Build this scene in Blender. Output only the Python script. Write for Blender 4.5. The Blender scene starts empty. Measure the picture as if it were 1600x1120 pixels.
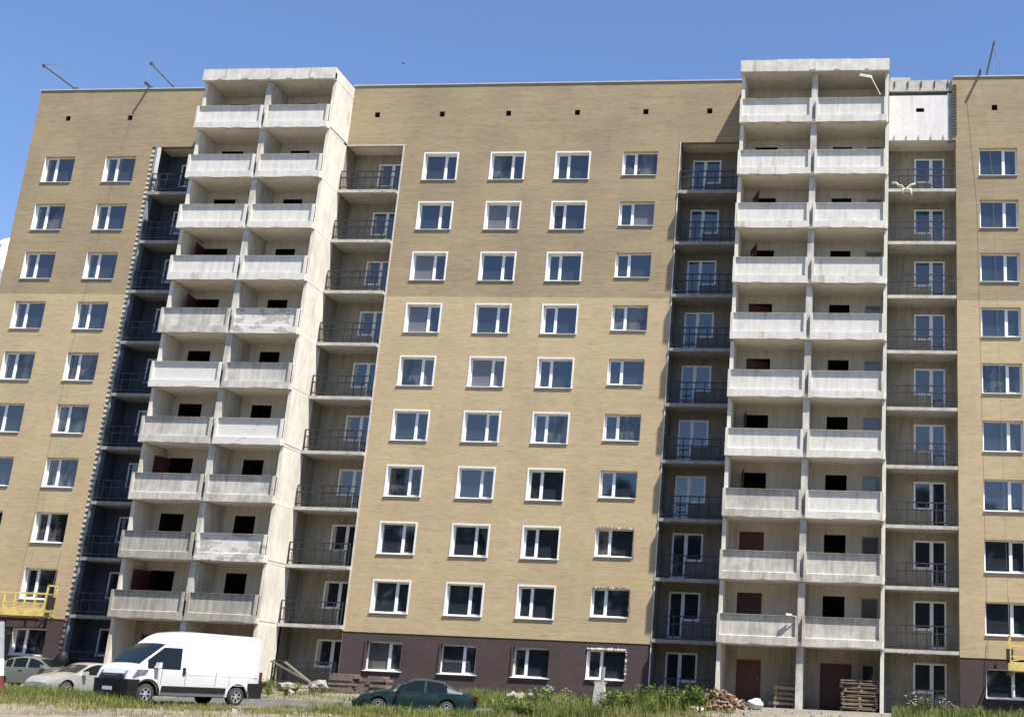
import bpy, bmesh, math, random
import numpy as np
from mathutils import Vector, Matrix, noise

random.seed(7)
rng = np.random.default_rng(7)
SC = bpy.context.scene
COL = SC.collection
R_ = math.radians

# ------------------------------------------------------------------ camera
cam_d = bpy.data.cameras.new('camera')
cam_d.sensor_width = 36.0
cam_d.lens = 2009.108 / 1600 * 36.0
cam_d.shift_x = (800 - 1123.123) / 1600
cam_d.shift_y = (489.877 - 560) / 1600
cam_d.clip_start = 0.5
cam_d.clip_end = 5000
cam = bpy.data.objects.new('camera', cam_d)
COL.objects.link(cam)
_R = ((0.99158, -0.12918, -0.00862), (0.12117, 0.94943, -0.28966), (0.0456, 0.28618, 0.95709))
right = Vector([r[0] for r in _R]); fwd = Vector([r[1] for r in _R]); up = Vector([r[2] for r in _R])
M = Matrix((right, up, -fwd)).transposed().to_4x4()
M.translation = Vector((19.8455, -60.8262, 0.3047))
cam.matrix_world = M
SC.camera = cam

# ------------------------------------------------------------------ sky and sun
SUN_DIR = Vector((1.47, -1.0, 3.23)).normalized()
w = bpy.data.worlds.new('World'); SC.world = w; w.use_nodes = True
nt = w.node_tree; nt.nodes.clear()
sky = nt.nodes.new('ShaderNodeTexSky'); sky.sky_type = 'NISHITA'; sky.sun_disc = False
sky.sun_elevation = math.asin(SUN_DIR.z); sky.sun_rotation = math.atan2(SUN_DIR.x, SUN_DIR.y)
sky.altitude = 100; sky.air_density = 1.0; sky.dust_density = 0.15; sky.ozone_density = 3.2
bg = nt.nodes.new('ShaderNodeBackground'); bg.inputs[1].default_value = 0.082
ow = nt.nodes.new('ShaderNodeOutputWorld')
tint = nt.nodes.new('ShaderNodeMix'); tint.data_type = 'RGBA'; tint.blend_type = 'MULTIPLY'; tint.inputs[0].default_value = 1
tint.inputs[7].default_value = (.96, .995, 1.13, 1)
nt.links.new(sky.outputs[0], tint.inputs[6]); nt.links.new(tint.outputs[2], bg.inputs[0]); nt.links.new(bg.outputs[0], ow.inputs[0])
sun_d = bpy.data.lights.new('sun', 'SUN'); sun_d.energy = 5.0; sun_d.angle = R_(0.5); sun_d.color = (1.0, 0.95, 0.86)
sun = bpy.data.objects.new('sun', sun_d); COL.objects.link(sun)
sun.rotation_euler = SUN_DIR.to_track_quat('Z', 'Y').to_euler()
SC.view_settings.view_transform = 'Standard'; SC.view_settings.look = 'None'
SC.view_settings.gamma = 1.0; SC.view_settings.use_curve_mapping = False
SC.view_settings.exposure = 1.08

# ------------------------------------------------------------------ materials
def _new(name):
    m = bpy.data.materials.new(name); m.use_nodes = True
    n = m.node_tree; b = n.nodes['Principled BSDF']
    return m, n, b
def _noise(n, scale, vec=None, detail=4, rough=.6):
    t = n.nodes.new('ShaderNodeTexNoise'); t.inputs['Scale'].default_value = scale
    t.inputs['Detail'].default_value = detail; t.inputs['Roughness'].default_value = rough
    if vec is not None: n.links.new(vec, t.inputs['Vector'])
    return t
def _pos(n):
    g = n.nodes.new('ShaderNodeNewGeometry'); return g.outputs['Position']
def _obj(n):
    g = n.nodes.new('ShaderNodeTexCoord'); return g.outputs['Object']
def _map(n, vec, sc):
    m = n.nodes.new('ShaderNodeMapping'); m.inputs['Scale'].default_value = sc
    n.links.new(vec, m.inputs['Vector']); return m.outputs[0]
def _ramp(n, fac, stops):
    r = n.nodes.new('ShaderNodeValToRGB'); e = r.color_ramp.elements
    while len(e) < len(stops): e.new(0.5)
    for i, (p, c) in enumerate(stops):
        e[i].position = p; e[i].color = (*c, 1) if len(c) == 3 else c
    n.links.new(fac, r.inputs[0]); return r.outputs[0]
def _mix(n, a, b, fac, mode='MIX'):
    m = n.nodes.new('ShaderNodeMix'); m.data_type = 'RGBA'; m.blend_type = mode
    for v, i in ((a, 6), (b, 7)):
        if isinstance(v, tuple): m.inputs[i].default_value = (*v, 1)
        else: n.links.new(v, m.inputs[i])
    if isinstance(fac, (int, float)): m.inputs[0].default_value = fac
    else: n.links.new(fac, m.inputs[0])
    return m.outputs[2]
def _bump(n, b, h, strength, dist=.02):
    u = n.nodes.new('ShaderNodeBump'); u.inputs['Strength'].default_value = strength; u.inputs['Distance'].default_value = dist
    n.links.new(h, u.inputs['Height']); n.links.new(u.outputs[0], b.inputs['Normal'])

def plain(name, c, rough=.6, var=.15, scale=6, metal=0, bump=0, spec=.5, ior=1.5):
    m, n, b = _new(name)
    b.inputs['Roughness'].default_value = rough; b.inputs['Metallic'].default_value = metal
    b.inputs['IOR'].default_value = ior
    b.inputs['Specular IOR Level'].default_value = spec
    t = _noise(n, scale, _pos(n))
    lo = tuple(x * (1 - var) for x in c); hi = tuple(min(1, x * (1 + var)) for x in c)
    n.links.new(_ramp(n, t.outputs['Fac'], [(.3, lo), (.7, hi)]), b.inputs['Base Color'])
    if bump: _bump(n, b, t.outputs['Fac'], bump)
    return m
def concrete(name, c, dirt, amount=.5, rough=.9, scale=1.1, streak=.4, pos_cut=(.42, .62)):
    """painted / raw concrete with patches of wear and runs below"""
    m, n, b = _new(name); b.inputs['Roughness'].default_value = rough
    p = _pos(n)
    big = _noise(n, scale, p, 6, .7)
    fine = _noise(n, 9, p, 5, .7)
    st = _noise(n, 1.0, _map(n, p, (5.0, 5.0, .5)), 4, .6)
    col = _ramp(n, big.outputs['Fac'], [(pos_cut[0], c), (pos_cut[1], tuple(ci * (1 - amount) + di * amount for ci, di in zip(c, dirt)))])
    col = _mix(n, col, _ramp(n, st.outputs['Fac'], [(.35, (1 - streak,) * 3), (.62, (1, 1, 1))]), .75, 'MULTIPLY')
    col = _mix(n, col, _ramp(n, fine.outputs['Fac'], [(.3, (.86, .85, .83)), (.6, (1, 1, 1))]), .8, 'MULTIPLY')
    ru = _noise(n, 1.0, _map(n, p, (2.6, 2.6, .35)), 3, .5)
    col = _mix(n, col, tuple(x * y for x, y in zip(dirt, (.75, .62, .48))), _ramp(n, ru.outputs['Fac'], [(.62, (0, 0, 0)), (.72, (.55, .55, .55))]))
    n.links.new(col, b.inputs['Base Color'])
    _bump(n, b, fine.outputs['Fac'], .25, .02)
    return m
def patchy(name, white, grey, cut, scale=1.3):
    """white plaster partly fallen off grey concrete"""
    m, n, b = _new(name); b.inputs['Roughness'].default_value = .9
    p = _pos(n)
    big = _noise(n, scale, _map(n, p, (.8, .8, 1.6)), 5, .65)
    fine = _noise(n, 11, p, 4, .7)
    k = _ramp(n, big.outputs['Fac'], [(cut, (0, 0, 0)), (cut + .02, (1, 1, 1))])
    g2 = _ramp(n, fine.outputs['Fac'], [(.3, tuple(x * .75 for x in grey)), (.7, tuple(x * 1.2 for x in grey))])
    w2 = _ramp(n, fine.outputs['Fac'], [(.3, tuple(x * .88 for x in white)), (.6, white)])
    n.links.new(_mix(n, w2, g2, k), b.inputs['Base Color'])
    _bump(n, b, big.outputs['Fac'], .4, .03)
    return m
def brick(name, c1, c2, mortar, streak=.16, patch=.12):
    m, n, b = _new(name); b.inputs['Roughness'].default_value = .85
    p = _pos(n)
    sx = n.nodes.new('ShaderNodeSeparateXYZ'); n.links.new(p, sx.inputs[0])
    ad = n.nodes.new('ShaderNodeMath'); ad.operation = 'ADD'; n.links.new(sx.outputs[0], ad.inputs[0]); n.links.new(sx.outputs[1], ad.inputs[1])
    cb = n.nodes.new('ShaderNodeCombineXYZ'); n.links.new(ad.outputs[0], cb.inputs[0]); n.links.new(sx.outputs[2], cb.inputs[1])
    t = n.nodes.new('ShaderNodeTexBrick')
    t.inputs['Color1'].default_value = (*c1, 1); t.inputs['Color2'].default_value = (*c2, 1); t.inputs['Mortar'].default_value = (*mortar, 1)
    t.inputs['Scale'].default_value = 1; t.inputs['Brick Width'].default_value = .26; t.inputs['Row Height'].default_value = .0775
    t.inputs['Mortar Size'].default_value = .006; t.inputs['Bias'].default_value = -.1; t.offset = .5
    n.links.new(cb.outputs[0], t.inputs['Vector'])
    s1 = _noise(n, 1.0, _map(n, p, (.35, .35, 5.0)), 5, .7)      # courses laid from different pallets
    s2 = _noise(n, .33, p, 5, .6)
    s3 = _noise(n, 1.0, _map(n, p, (1.6, 1.6, 13.0)), 3, .6)
    col = _mix(n, t.outputs[0], _ramp(n, s1.outputs['Fac'], [(.3, (1 - streak, 1 - streak, 1 - streak * 1.25)), (.68, (1.0, 1.0, 1.0))]), 1, 'MULTIPLY')
    col = _mix(n, col, _ramp(n, s2.outputs['Fac'], [(.36, (1 - patch, 1 - patch, 1 - patch * .8)), (.62, (1, 1, 1))]), 1, 'MULTIPLY')
    col = _mix(n, col, _ramp(n, s3.outputs['Fac'], [(.32, (.80, .79, .77)), (.52, (1, 1, 1))]), .9, 'MULTIPLY')
    n.links.new(col, b.inputs['Base Color'])
    _bump(n, b, t.outputs['Fac'], -.3, .006)
    return m
def glass(name, c, ior=2.0, var=None, scale=.9):
    m, n, b = _new(name); b.inputs['Roughness'].default_value = .04; b.inputs['IOR'].default_value = ior
    if name == 'car_glass': b.inputs['Specular IOR Level'].default_value = .3
    p = _pos(n)
    if var:
        t = _noise(n, scale, _map(n, p, (2.2, 2.2, 1.0)), 3, .6)
        n.links.new(_ramp(n, t.outputs['Fac'], [(.42, c), (.6, var)]), b.inputs['Base Color'])
    else:
        b.inputs['Base Color'].default_value = (*c, 1)
    wv = _noise(n, .8, p, 1, .4); _bump(n, b, wv.outputs['Fac'], .12, .03)
    return m
def leafy(name, stops, trans=.25):
    m, n, b = _new(name); b.inputs['Roughness'].default_value = .7
    b.inputs['Specular IOR Level'].default_value = .2
    g = n.nodes.new('ShaderNodeNewGeometry')
    t = _noise(n, .9, g.outputs['Position'], 4, .65)
    mx = n.nodes.new('ShaderNodeMath'); mx.operation = 'MULTIPLY_ADD'; mx.inputs[1].default_value = 2.4; mx.inputs[2].default_value = -.9
    n.links.new(t.outputs['Fac'], mx.inputs[0])
    av = n.nodes.new('ShaderNodeMath'); av.operation = 'MULTIPLY_ADD'; av.inputs[1].default_value = .45; n.links.new(g.outputs['Random Per Island'], av.inputs[0])
    hf = n.nodes.new('ShaderNodeMath'); hf.operation = 'MULTIPLY'; hf.inputs[1].default_value = .55; n.links.new(mx.outputs[0], hf.inputs[0]); n.links.new(hf.outputs[0], av.inputs[2])
    n.links.new(_ramp(n, av.outputs[0], stops), b.inputs['Base Color'])
    return m
def woodmat(name, c, var=.35):
    m, n, b = _new(name); b.inputs['Roughness'].default_value = .85
    oi = n.nodes.new('ShaderNodeObjectInfo')
    t = _noise(n, 3, _map(n, _obj(n), (1, 9, 9)), 4, .6)
    col = _ramp(n, t.outputs['Fac'], [(.3, tuple(x * (1 - var) for x in c)), (.7, tuple(x * (1 + var) for x in c))])
    col = _mix(n, col, _ramp(n, oi.outputs['Random'], [(0, (.6, .58, .55)), (1, (1.25, 1.2, 1.1))]), 1, 'MULTIPLY')
    n.links.new(col, b.inputs['Base Color']); _bump(n, b, t.outputs['Fac'], .3, .01)
    return m

MT = {}
MT['brick_up'] = brick('grey_tan_brick', (.342, .268, .163), (.370, .290, .174), (.338, .266, .163), .20, .17)
MT['brick_lo'] = brick('straw_brick', (.480, .372, .224), (.510, .396, .238), (.473, .367, .224), .16, .12)
MT['brick_br'] = brick('dark_brown_brick', (.062, .042, .043), (.075, .05, .05), (.075, .056, .055), .2, .2)
MT['white'] = plain('white_pvc', (.78, .79, .80), .35, .04, 3)
MT['reveal'] = plain('white_plaster_reveal', (.74, .73, .70), .7, .08, 4)
MT['trim'] = plain('white_metal_casing', (.72, .71, .68), .45, .05, 3)
MT['flash'] = plain('dull_white_flashing', (.50, .48, .45), .6, .25, 1.2)
MT['coping'] = plain('pale_metal_coping', (.40, .42, .43), .4, .1, 2)
MT['paint'] = concrete('whitewashed_concrete', (.635, .615, .57), (.42, .40, .36), .55, streak=.2, pos_cut=(.5, .75))
MT['paint_b'] = concrete('worn_whitewash', (.57, .545, .495), (.34, .32, .285), .7, streak=.35)
MT['fascia'] = concrete('fascia_concrete', (.64, .62, .57), (.42, .40, .36), .6, streak=.2, scale=1.6)
MT['stained'] = concrete('grey_stained_concrete', (.40, .38, .335), (.29, .275, .24), .7, streak=.45)
MT['bare'] = concrete('bare_grey_concrete', (.33, .325, .30), (.24, .23, .21), .6, streak=.3)
MT['patch_a'] = patchy('half_fallen_plaster', (.60, .58, .535), (.38, .365, .33), .52)
MT['patch_b'] = patchy('spotted_plaster', (.60, .58, .535), (.36, .345, .315), .64, 2.2)
MT['sidewall'] = concrete('cream_concrete_panel', (.66, .635, .565), (.44, .415, .36), .5, streak=.18, scale=.7)
MT['inner'] = concrete('balcony_wall_concrete', (.66, .62, .55), (.55, .51, .44), .5, streak=.2)
MT['soffit'] = concrete('soffit_concrete', (.70, .655, .57), (.58, .53, .455), .5, streak=.1)
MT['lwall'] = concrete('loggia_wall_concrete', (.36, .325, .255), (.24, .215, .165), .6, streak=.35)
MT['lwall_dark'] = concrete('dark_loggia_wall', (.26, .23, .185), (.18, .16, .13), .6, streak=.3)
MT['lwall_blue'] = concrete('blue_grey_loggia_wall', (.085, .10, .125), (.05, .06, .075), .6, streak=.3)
MT['edge'] = concrete('slab_edge_concrete', (.47, .455, .41), (.31, .295, .26), .7, streak=.1, scale=2.5)
MT['dark'] = plain('unlit_room', (.02, .017, .016), .95, .3, 2, spec=.1)
MT['reddoor'] = plain('red_brown_door', (.075, .020, .013), .6, .2, 2)
MT['darkdoor'] = plain('dark_brown_door', (.045, .012, .012), .6, .2, 2)
MT['rail'] = plain('dark_railing_paint', (.022, .022, .023), .5, .3, 4, 0)
MT['glass'] = glass('window_glass', (.022, .028, .036))
MT['glass_film'] = glass('filmed_glass', (.13, .125, .13), 1.7)
MT['glass_curt'] = glass('curtained_glass', (.014, .017, .020), 1.8, (.10, .10, .10))
MT['glass_car'] = glass('car_glass', (.008, .011, .013), 1.45)
MT['panelw'] = concrete('white_insulated_panel', (.66, .64, .63), (.58, .555, .54), .5, streak=.12)
MT['zinc'] = plain('zinc_flashing', (.30, .31, .32), .5, .2, 3, .3)
MT['steel'] = plain('rusty_dark_steel', (.075, .085, .10), .5, .3, 5, .3)
MT['cable'] = plain('steel_cable', (.16, .15, .13), .6, .2, 5)
MT['yellow'] = plain('yellow_cradle_paint', (.60, .46, .15), .55, .25, 4)
MT['mortar'] = plain('dark_gap_mortar', (.07, .068, .062), .95, .3, 6)
MT['toothgap'] = plain('grey_toothing_gap', (.20, .185, .16), .95, .3, 6)
MT['tooth'] = plain('toothing_brick', (.50, .46, .36), .9, .25, 8)
MT['tooth_br'] = plain('toothing_brown_brick', (.17, .12, .115), .9, .25, 8)
MT['insul'] = plain('grey_blue_corner_strip', (.20, .225, .25), .6, .25, 3)
MT['asphalt'] = plain('dusty_asphalt', (.085, .082, .074), .95, .25, 3, bump=.2)
MT['kerb'] = concrete('kerb_concrete', (.30, .29, .26), (.21, .20, .175), .6, streak=.1, scale=3)
MT['pebble'] = plain('dull_pebbles', (.20, .18, .145), .95, .35, 5)
MT['rock'] = concrete('broken_concrete', (.29, .27, .225), (.17, .16, .13), .6, streak=.1, scale=3)
MT['wood_grey'] = woodmat('weathered_wood', (.20, .165, .125))
MT['wood_fresh'] = woodmat('split_wood', (.235, .165, .115), .65)
MT['slab'] = concrete('brown_grey_slab', (.20, .155, .13), (.13, .10, .085), .6, scale=4)
MT['wood_dark'] = woodmat('grey_green_board', (.13, .125, .095), .3)
MT['wood_brown'] = woodmat('brown_board', (.13, .085, .07), .4)
MT['tyre'] = plain('tyre_rubber', (.02, .02, .02), .85, .2, 8)
MT['rim'] = plain('alloy_rim', (.45, .46, .47), .35, .1, 5, .6)
MT['black'] = plain('black_plastic', (.010, .010, .011), .6, .2, 6, spec=.25)
MT['vanlamp'] = plain('dark_headlight', (.10, .105, .115), .15, .5, 14)
MT['lamp'] = plain('headlight_glass', (.35, .37, .40), .15, .2, 9)
MT['lamp_red'] = plain('tail_lamp', (.045, .006, .006), .2, .1, 9)
def paint(name, c, rough=.28, metal=0.0):
    m, n, b = _new(name)
    b.inputs['Roughness'].default_value = rough; b.inputs['Metallic'].default_value = metal
    b.inputs['Coat Weight'].default_value = .6; b.inputs['Coat Roughness'].default_value = .08
    t = _noise(n, 1.3, _pos(n), 5, .7)
    n.links.new(_ramp(n, t.outputs['Fac'], [(.3, tuple(x * .88 for x in c)), (.65, c)]), b.inputs['Base Color'])
    return m
MT['van'] = paint('white_van_paint', (.54, .545, .555))
MT['silver'] = paint('champagne_silver_paint', (.42, .41, .375), .35, .35)
MT['sage'] = paint('dull_grey_green_paint', (.15, .165, .145), .35, .2)
MT['teal'] = paint('dark_teal_paint', (.011, .031, .037), .25, .2)

# sand and earth, one ground material
def ground_mat():
    m, n, b = _new('dry_sandy_ground'); b.inputs['Roughness'].default_value = 1.0; b.inputs['Specular IOR Level'].default_value = .1
    p = _pos(n)
    a = _noise(n, .35, p, 6, .65); c = _noise(n, 4, p, 6, .75); d = _noise(n, 22, p, 3, .7)
    col = _ramp(n, c.outputs['Fac'], [(.3, (.17, .148, .112)), (.5, (.235, .21, .165)), (.7, (.29, .262, .21))])
    col = _mix(n, col, (.11, .105, .06), _ramp(n, a.outputs['Fac'], [(.5, (0, 0, 0)), (.68, (.7, .7, .7))]))
    col = _mix(n, col, _ramp(n, d.outputs['Fac'], [(.3, (.7, .68, .64)), (.6, (1, 1, 1))]), .8, 'MULTIPLY')
    n.links.new(col, b.inputs['Base Color']); _bump(n, b, c.outputs['Fac'], .8, .12)
    return m
MT['ground'] = ground_mat()
MT['grass'] = leafy('dry_and_green_grass', [(.1, (.045, .078, .014)), (.4, (.11, .14, .032)), (.62, (.21, .205, .065)), (.9, (.36, .32, .14))])
MT['grass_dry'] = leafy('straw_grass', [(.1, (.07, .09, .022)), (.45, (.17, .165, .055)), (.9, (.34, .30, .145))])
MT['weed'] = leafy('green_weed_leaves', [(.1, (.05, .09, .016)), (.5, (.12, .17, .035)), (.95, (.25, .27, .085))])
MT['shrubleaf'] = leafy('dark_shrub_leaves', [(0, (.018, .05, .014)), (.6, (.04, .10, .025)), (1, (.08, .14, .04))])
MT['flower'] = plain('white_petals', (.75, .74, .66), .8, .1, 9)
MT['farwood'] = leafy('far_tree_leaves', [(0, (.012, .022, .008)), (1, (.04, .06, .02))])

# ------------------------------------------------------------------ builders
class MB:
    def __init__(s): s.v = []; s.f = []; s.m = []; s.mats = []
    def mi(s, mat):
        if mat not in s.mats: s.mats.append(mat)
        return s.mats.index(mat)
    def quad(s, a, b, c, d, mat):
        i = len(s.v); s.v += [a, b, c, d]; s.f.append((i, i + 1, i + 2, i + 3)); s.m.append(s.mi(mat))
    def poly(s, pts, mat):
        i = len(s.v); s.v += list(pts); s.f.append(tuple(range(i, i + len(pts)))); s.m.append(s.mi(mat))
    def box(s, x0, x1, y0, y1, z0, z1, mat, skip=''):
        i = len(s.v)
        s.v += [(x0, y0, z0), (x1, y0, z0), (x1, y1, z0), (x0, y1, z0), (x0, y0, z1), (x1, y0, z1), (x1, y1, z1), (x0, y1, z1)]
        for k, q in (('b', (3, 2, 1, 0)), ('t', (4, 5, 6, 7)), ('f', (0, 1, 5, 4)), ('r', (1, 2, 6, 5)), ('k', (2, 3, 7, 6)), ('l', (3, 0, 4, 7))):
            if k not in skip: s.f.append(tuple(i + j for j in q)); s.m.append(s.mi(mat))
    def hull(s, lo, hi, mat):
        """prism between two same-length loops"""
        i = len(s.v); n = len(lo); s.v += list(lo) + list(hi)
        s.f.append(tuple(i + n - 1 - j for j in range(n))); s.f.append(tuple(i + n + j for j in range(n)))
        s.m += [s.mi(mat)] * 2
        for j in range(n):
            k = (j + 1) % n; s.f.append((i + j, i + k, i + n + k, i + n + j)); s.m.append(s.mi(mat))
    def tube(s, pts, r, mat, n=6, r2=None):
        pts = [Vector(p) for p in pts]; i0 = len(s.v)
        for k, p in enumerate(pts):
            d = (pts[min(k + 1, len(pts) - 1)] - pts[max(k - 1, 0)]).normalized()
            a = d.cross(Vector((0, 0, 1)) if abs(d.z) < .9 else Vector((1, 0, 0))).normalized(); b = d.cross(a)
            rr = r if r2 is None else r + (r2 - r) * k / (len(pts) - 1)
            for j in range(n):
                t = 2 * math.pi * j / n; s.v.append(tuple(p + a * rr * math.cos(t) + b * rr * math.sin(t)))
        for k in range(len(pts) - 1):
            for j in range(n):
                q = i0 + k * n; s.f.append((q + j, q + (j + 1) % n, q + n + (j + 1) % n, q + n + j)); s.m.append(s.mi(mat))
        s.f.append(tuple(i0 + n - 1 - j for j in range(n))); s.m.append(s.mi(mat))
        q = i0 + (len(pts) - 1) * n; s.f.append(tuple(q + j for j in range(n))); s.m.append(s.mi(mat))
    def mesh(s, name):
        me = bpy.data.meshes.new(name); me.from_pydata([tuple(v) for v in s.v], [], s.f)
        for m in s.mats: me.materials.append(m)
        me.polygons.foreach_set('material_index', s.m); me.update(); return me
    def build(s, name, parent=None, loc=None, smooth=False, label=None):
        o = bpy.data.objects.new(name, s.mesh(name)); COL.objects.link(o)
        if parent: o.parent = parent
        if loc: o.location = loc
        if smooth: o.data.shade_smooth()
        if label: o['label'] = label
        return o

def inst(me, name, parent, loc=(0, 0, 0), label=None, rot=None, scale=None):
    o = bpy.data.objects.new(name, me); COL.objects.link(o); o.parent = parent; o.location = loc
    if label: o['label'] = label
    if rot: o.rotation_euler = rot
    if scale: o.scale = scale
    return o
def tag(o, label, cat, group=None):
    o['label'] = label; o['category'] = cat
    if group: o['group'] = group
    return o
def empty(name, loc=(0, 0, 0), rz=0, label=None, cat=None, group=None, kind=None):
    o = bpy.data.objects.new(name, None); COL.objects.link(o); o.location = loc; o.rotation_euler = (0, 0, rz); o.empty_display_size = .3
    if label: tag(o, label, cat, group)
    if kind: o['kind'] = kind
    return o

# ------------------------------------------------------------------ ground
def _i(x, xs, ys): return float(np.interp(x, xs, ys))
def sstep(t): t = min(1, max(0, t)); return t * t * (3 - 2 * t)
def gz(X, Y):
    far = _i(Y, [-70, -40, -24, -18, -12, -8.1, -7.75, -7.45, -3, 0], [-1.3, -1.22, -.96, -.84, -.84, -.75, -.72, -.58, -.2, .02])
    rt = _i(Y, [-70, -40, -24, -14, -8, -4.6, 0], [-1.3, -1.22, -.95, -.6, -.26, -.06, .02])
    lf = _i(Y, [-70, -40, -24, -18, -12, -6, -3, 0], [-1.3, -1.22, -.96, -.84, -.86, -.84, -.66, -.35])
    a = sstep((X - 6.5) / 8); z = far * (1 - a) + rt * a
    b = sstep((-9.5 - X) / 3); return z * (1 - b) + lf * b
def gzn(X, Y):
    """ground with small unevenness, nothing under the road and the porch"""
    z = gz(X, Y)
    if Y < -12.2 or (X > 8.6 and Y < -5): z += .10 * noise.noise((X * .35, Y * .35, 3)) + .06 * noise.noise((X * 1.3, Y * 1.3, 8)) + .05 * noise.noise((X * 3.1, Y * 3.1, 5))
    return z
xs = np.unique(np.concatenate([np.linspace(-900, -60, 8), np.linspace(-60, -32, 12), np.arange(-32, 36, .25), np.linspace(36, 60, 8), np.linspace(60, 900, 8)]))
ys = np.unique(np.concatenate([np.linspace(-900, -70, 8), np.linspace(-70, -34, 16), np.arange(-34, -28, .4), np.arange(-28, -8.2, .22), [-8.1, -7.75, -7.45], np.arange(-7, .5, .5), np.linspace(1, 900, 9)]))
gv = [(x, y, gzn(x, y) if -34 < y < .5 and -32 < x < 36 else gz(x, y)) for y in ys for x in xs]
nx = len(xs)
gf = [(j * nx + i, j * nx + i + 1, (j + 1) * nx + i + 1, (j + 1) * nx + i) for j in range(len(ys) - 1) for i in range(nx - 1)]
gm = bpy.data.meshes.new('ground'); gm.from_pydata(gv, [], gf); gm.materials.append(MT['ground']); gm.shade_smooth()
go = bpy.data.objects.new('ground', gm); COL.objects.link(go); go['kind'] = 'structure'
mb = MB()
rx = [-32 + i * .8 for i in range(int(41 / .8))]
ry = [-12.0, -11, -10, -9, -8.1, -7.78]
for i in range(len(rx) - 1):
    for j in range(len(ry) - 1):
        mb.quad(*[(x, y, gz(x, y) + .006) for x, y in ((rx[i], ry[j]), (rx[i + 1], ry[j]), (rx[i + 1], ry[j + 1]), (rx[i], ry[j + 1]))], MT['asphalt'])
mb.build('road')['kind'] = 'structure'
kerb = empty('kerb', (0, -7.66, 0), kind='structure')
ks = MB(); ks.box(-.485, .485, -.08, .08, -.3, .0, MT['kerb']); kme = ks.mesh('kerb_stone')
for i in range(18):
    x = -9.0 + i
    inst(kme, 'kerb_stone', kerb, (x, random.uniform(-.015, .015), gz(x, -7.45) + .04 + random.uniform(-.012, .012)), rot=(0, random.uniform(-.01, .01), random.uniform(-.01, .01)))
mb = MB(); mb.box(13.3, 20.3, -4.3, -.3, -.6, .02, MT['kerb']); mb.box(13.3, 20.3, -4.36, -4.3, -.06, .0, MT['edge'])
mb.build('entrance_porch')['kind'] = 'structure'

# ------------------------------------------------------------------ the apartment building
B = empty('apartment_building', (0, 0, 0), label='ten storey tan brick apartment block with two concrete balcony towers and recessed loggias', cat='building')
H = 2.8
def grid_wall(mb, x0, x1, z0, z1, holes, y, mat, axis='x'):
    """wall sheet with rectangular holes; holes = (x0,x1,z0,z1)"""
    X = sorted({x0, x1, *[v for h in holes for v in h[:2] if x0 < v < x1]})
    Z = sorted({z0, z1, *[v for h in holes for v in h[2:] if z0 < v < z1]})
    for j in range(len(Z) - 1):
        i = 0
        while i < len(X) - 1:
            cz = (Z[j] + Z[j + 1]) / 2
            hit = lambda a: any(h[0] < (X[a] + X[a + 1]) / 2 < h[1] and h[2] < cz < h[3] for h in holes)
            if hit(i): i += 1; continue
            k = i
            while k + 1 < len(X) - 1 and not hit(k + 1): k += 1
            mb.quad((X[i], y, Z[j]), (X[k + 1], y, Z[j]), (X[k + 1], y, Z[j + 1]), (X[i], y, Z[j + 1]), mat)
            i = k + 1

# window positions: (x0, x1, kind)
C_COLS = [(-4.615, -2.84, 'cas_l'), (-.945, .83, 'cas_l'), (2.585, 4.33, 'cas_r'), (6.14, 7.98, 'open_r')]
L_COLS = [(-26.57, -24.78, 'left_r'), (-22.95, -21.17, 'left_r')]
R_COLS = [(24.41, 26.3, 'right_l'), (28.07, 29.96, 'right_l')]
def wz(kind, row):      # row 9 = first storey over the plinth, row 10 = ground floor
    o = (9 - row) * H
    if kind.startswith('cas'): return (3.51 + o, 4.995 + o) if row < 10 else (.83, 2.17)
    if kind == 'open_r': return (3.72 + o, 5.04 + o) if row < 10 else (.90, 2.23)
    if kind == 'left_r': return (3.49 + o, 5.0 + o) if row < 10 else (.80, 2.08)
    return (3.60 + o, 5.08 + o) if row < 10 else (.86, 2.14)
holes = []
wins = []
for cols in (C_COLS, L_COLS, R_COLS):
    for ci, (a, b, k) in enumerate(cols):
        for r in range(1, 11):
            z0, z1 = wz(k, r); holes.append((a, b, z0, z1)); wins.append((a, b, z0, z1, k, r, ci))
VENTS = [-25.71, -21.98, -7.6, -3.96, -.28, 3.49, 7.18, 10.58, 25.22, 28.9]
for v in VENTS: holes.append((v - .14, v + .14, 29.56, 29.86))
def brick_block(x0, x1, top=31.44, zb=-1.2):
    for nm, mat, a, b, y in (('upper_brick_wall', MT['brick_up'], 19.42, top, 0), ('brick_wall', MT['brick_lo'], 2.57, 19.42, 0), ('plinth_wall', MT['brick_br'], zb, 2.57, .025)):
        m = MB(); grid_wall(m, x0, x1, a, b, holes, y, mat)
        for s in (x0, x1):
            q = [(s, y, a), (s, y, b), (s, .3, b), (s, .3, a)]
            m.quad(*(q if s == x0 else q[::-1]), mat)
        if nm == 'brick_wall': m.quad((x0, 0, a), (x0, .03, a), (x1, .03, a), (x1, 0, a), mat)
        m.build(nm, B)
brick_block(-27.68, -20.33)
brick_block(-5.88, 9.13)
brick_block(23.26, 33.0)
# brick over the loggia bays
def over(x0, x1, z0=27.93):
    m = MB(); grid_wall(m, x0, x1, z0, 31.44, holes, 0, MT['brick_up']); m.quad((x0, 0, z0), (x0, .3, z0), (x1, .3, z0), (x1, 0, z0), MT['brick_up'])
    m.build('upper_brick_wall', B)
over(-20.33, -16.4); over(-9.15, -5.88); over(9.13, 12.55)
# metal flashing round the loggia heads
m = MB(); m.box(-9.1, -5.80, -.03, .1, 27.88, 27.93, MT['flash']); m.box(-5.9, -5.83, -.03, .1, 2.6, 27.86, MT['flash']); m.build('white_flashing', B)
m = MB(); m.box(9.11, 9.17, -.03, .1, -.4, 27.93, MT['flash']); m.build('white_flashing', B)
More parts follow.
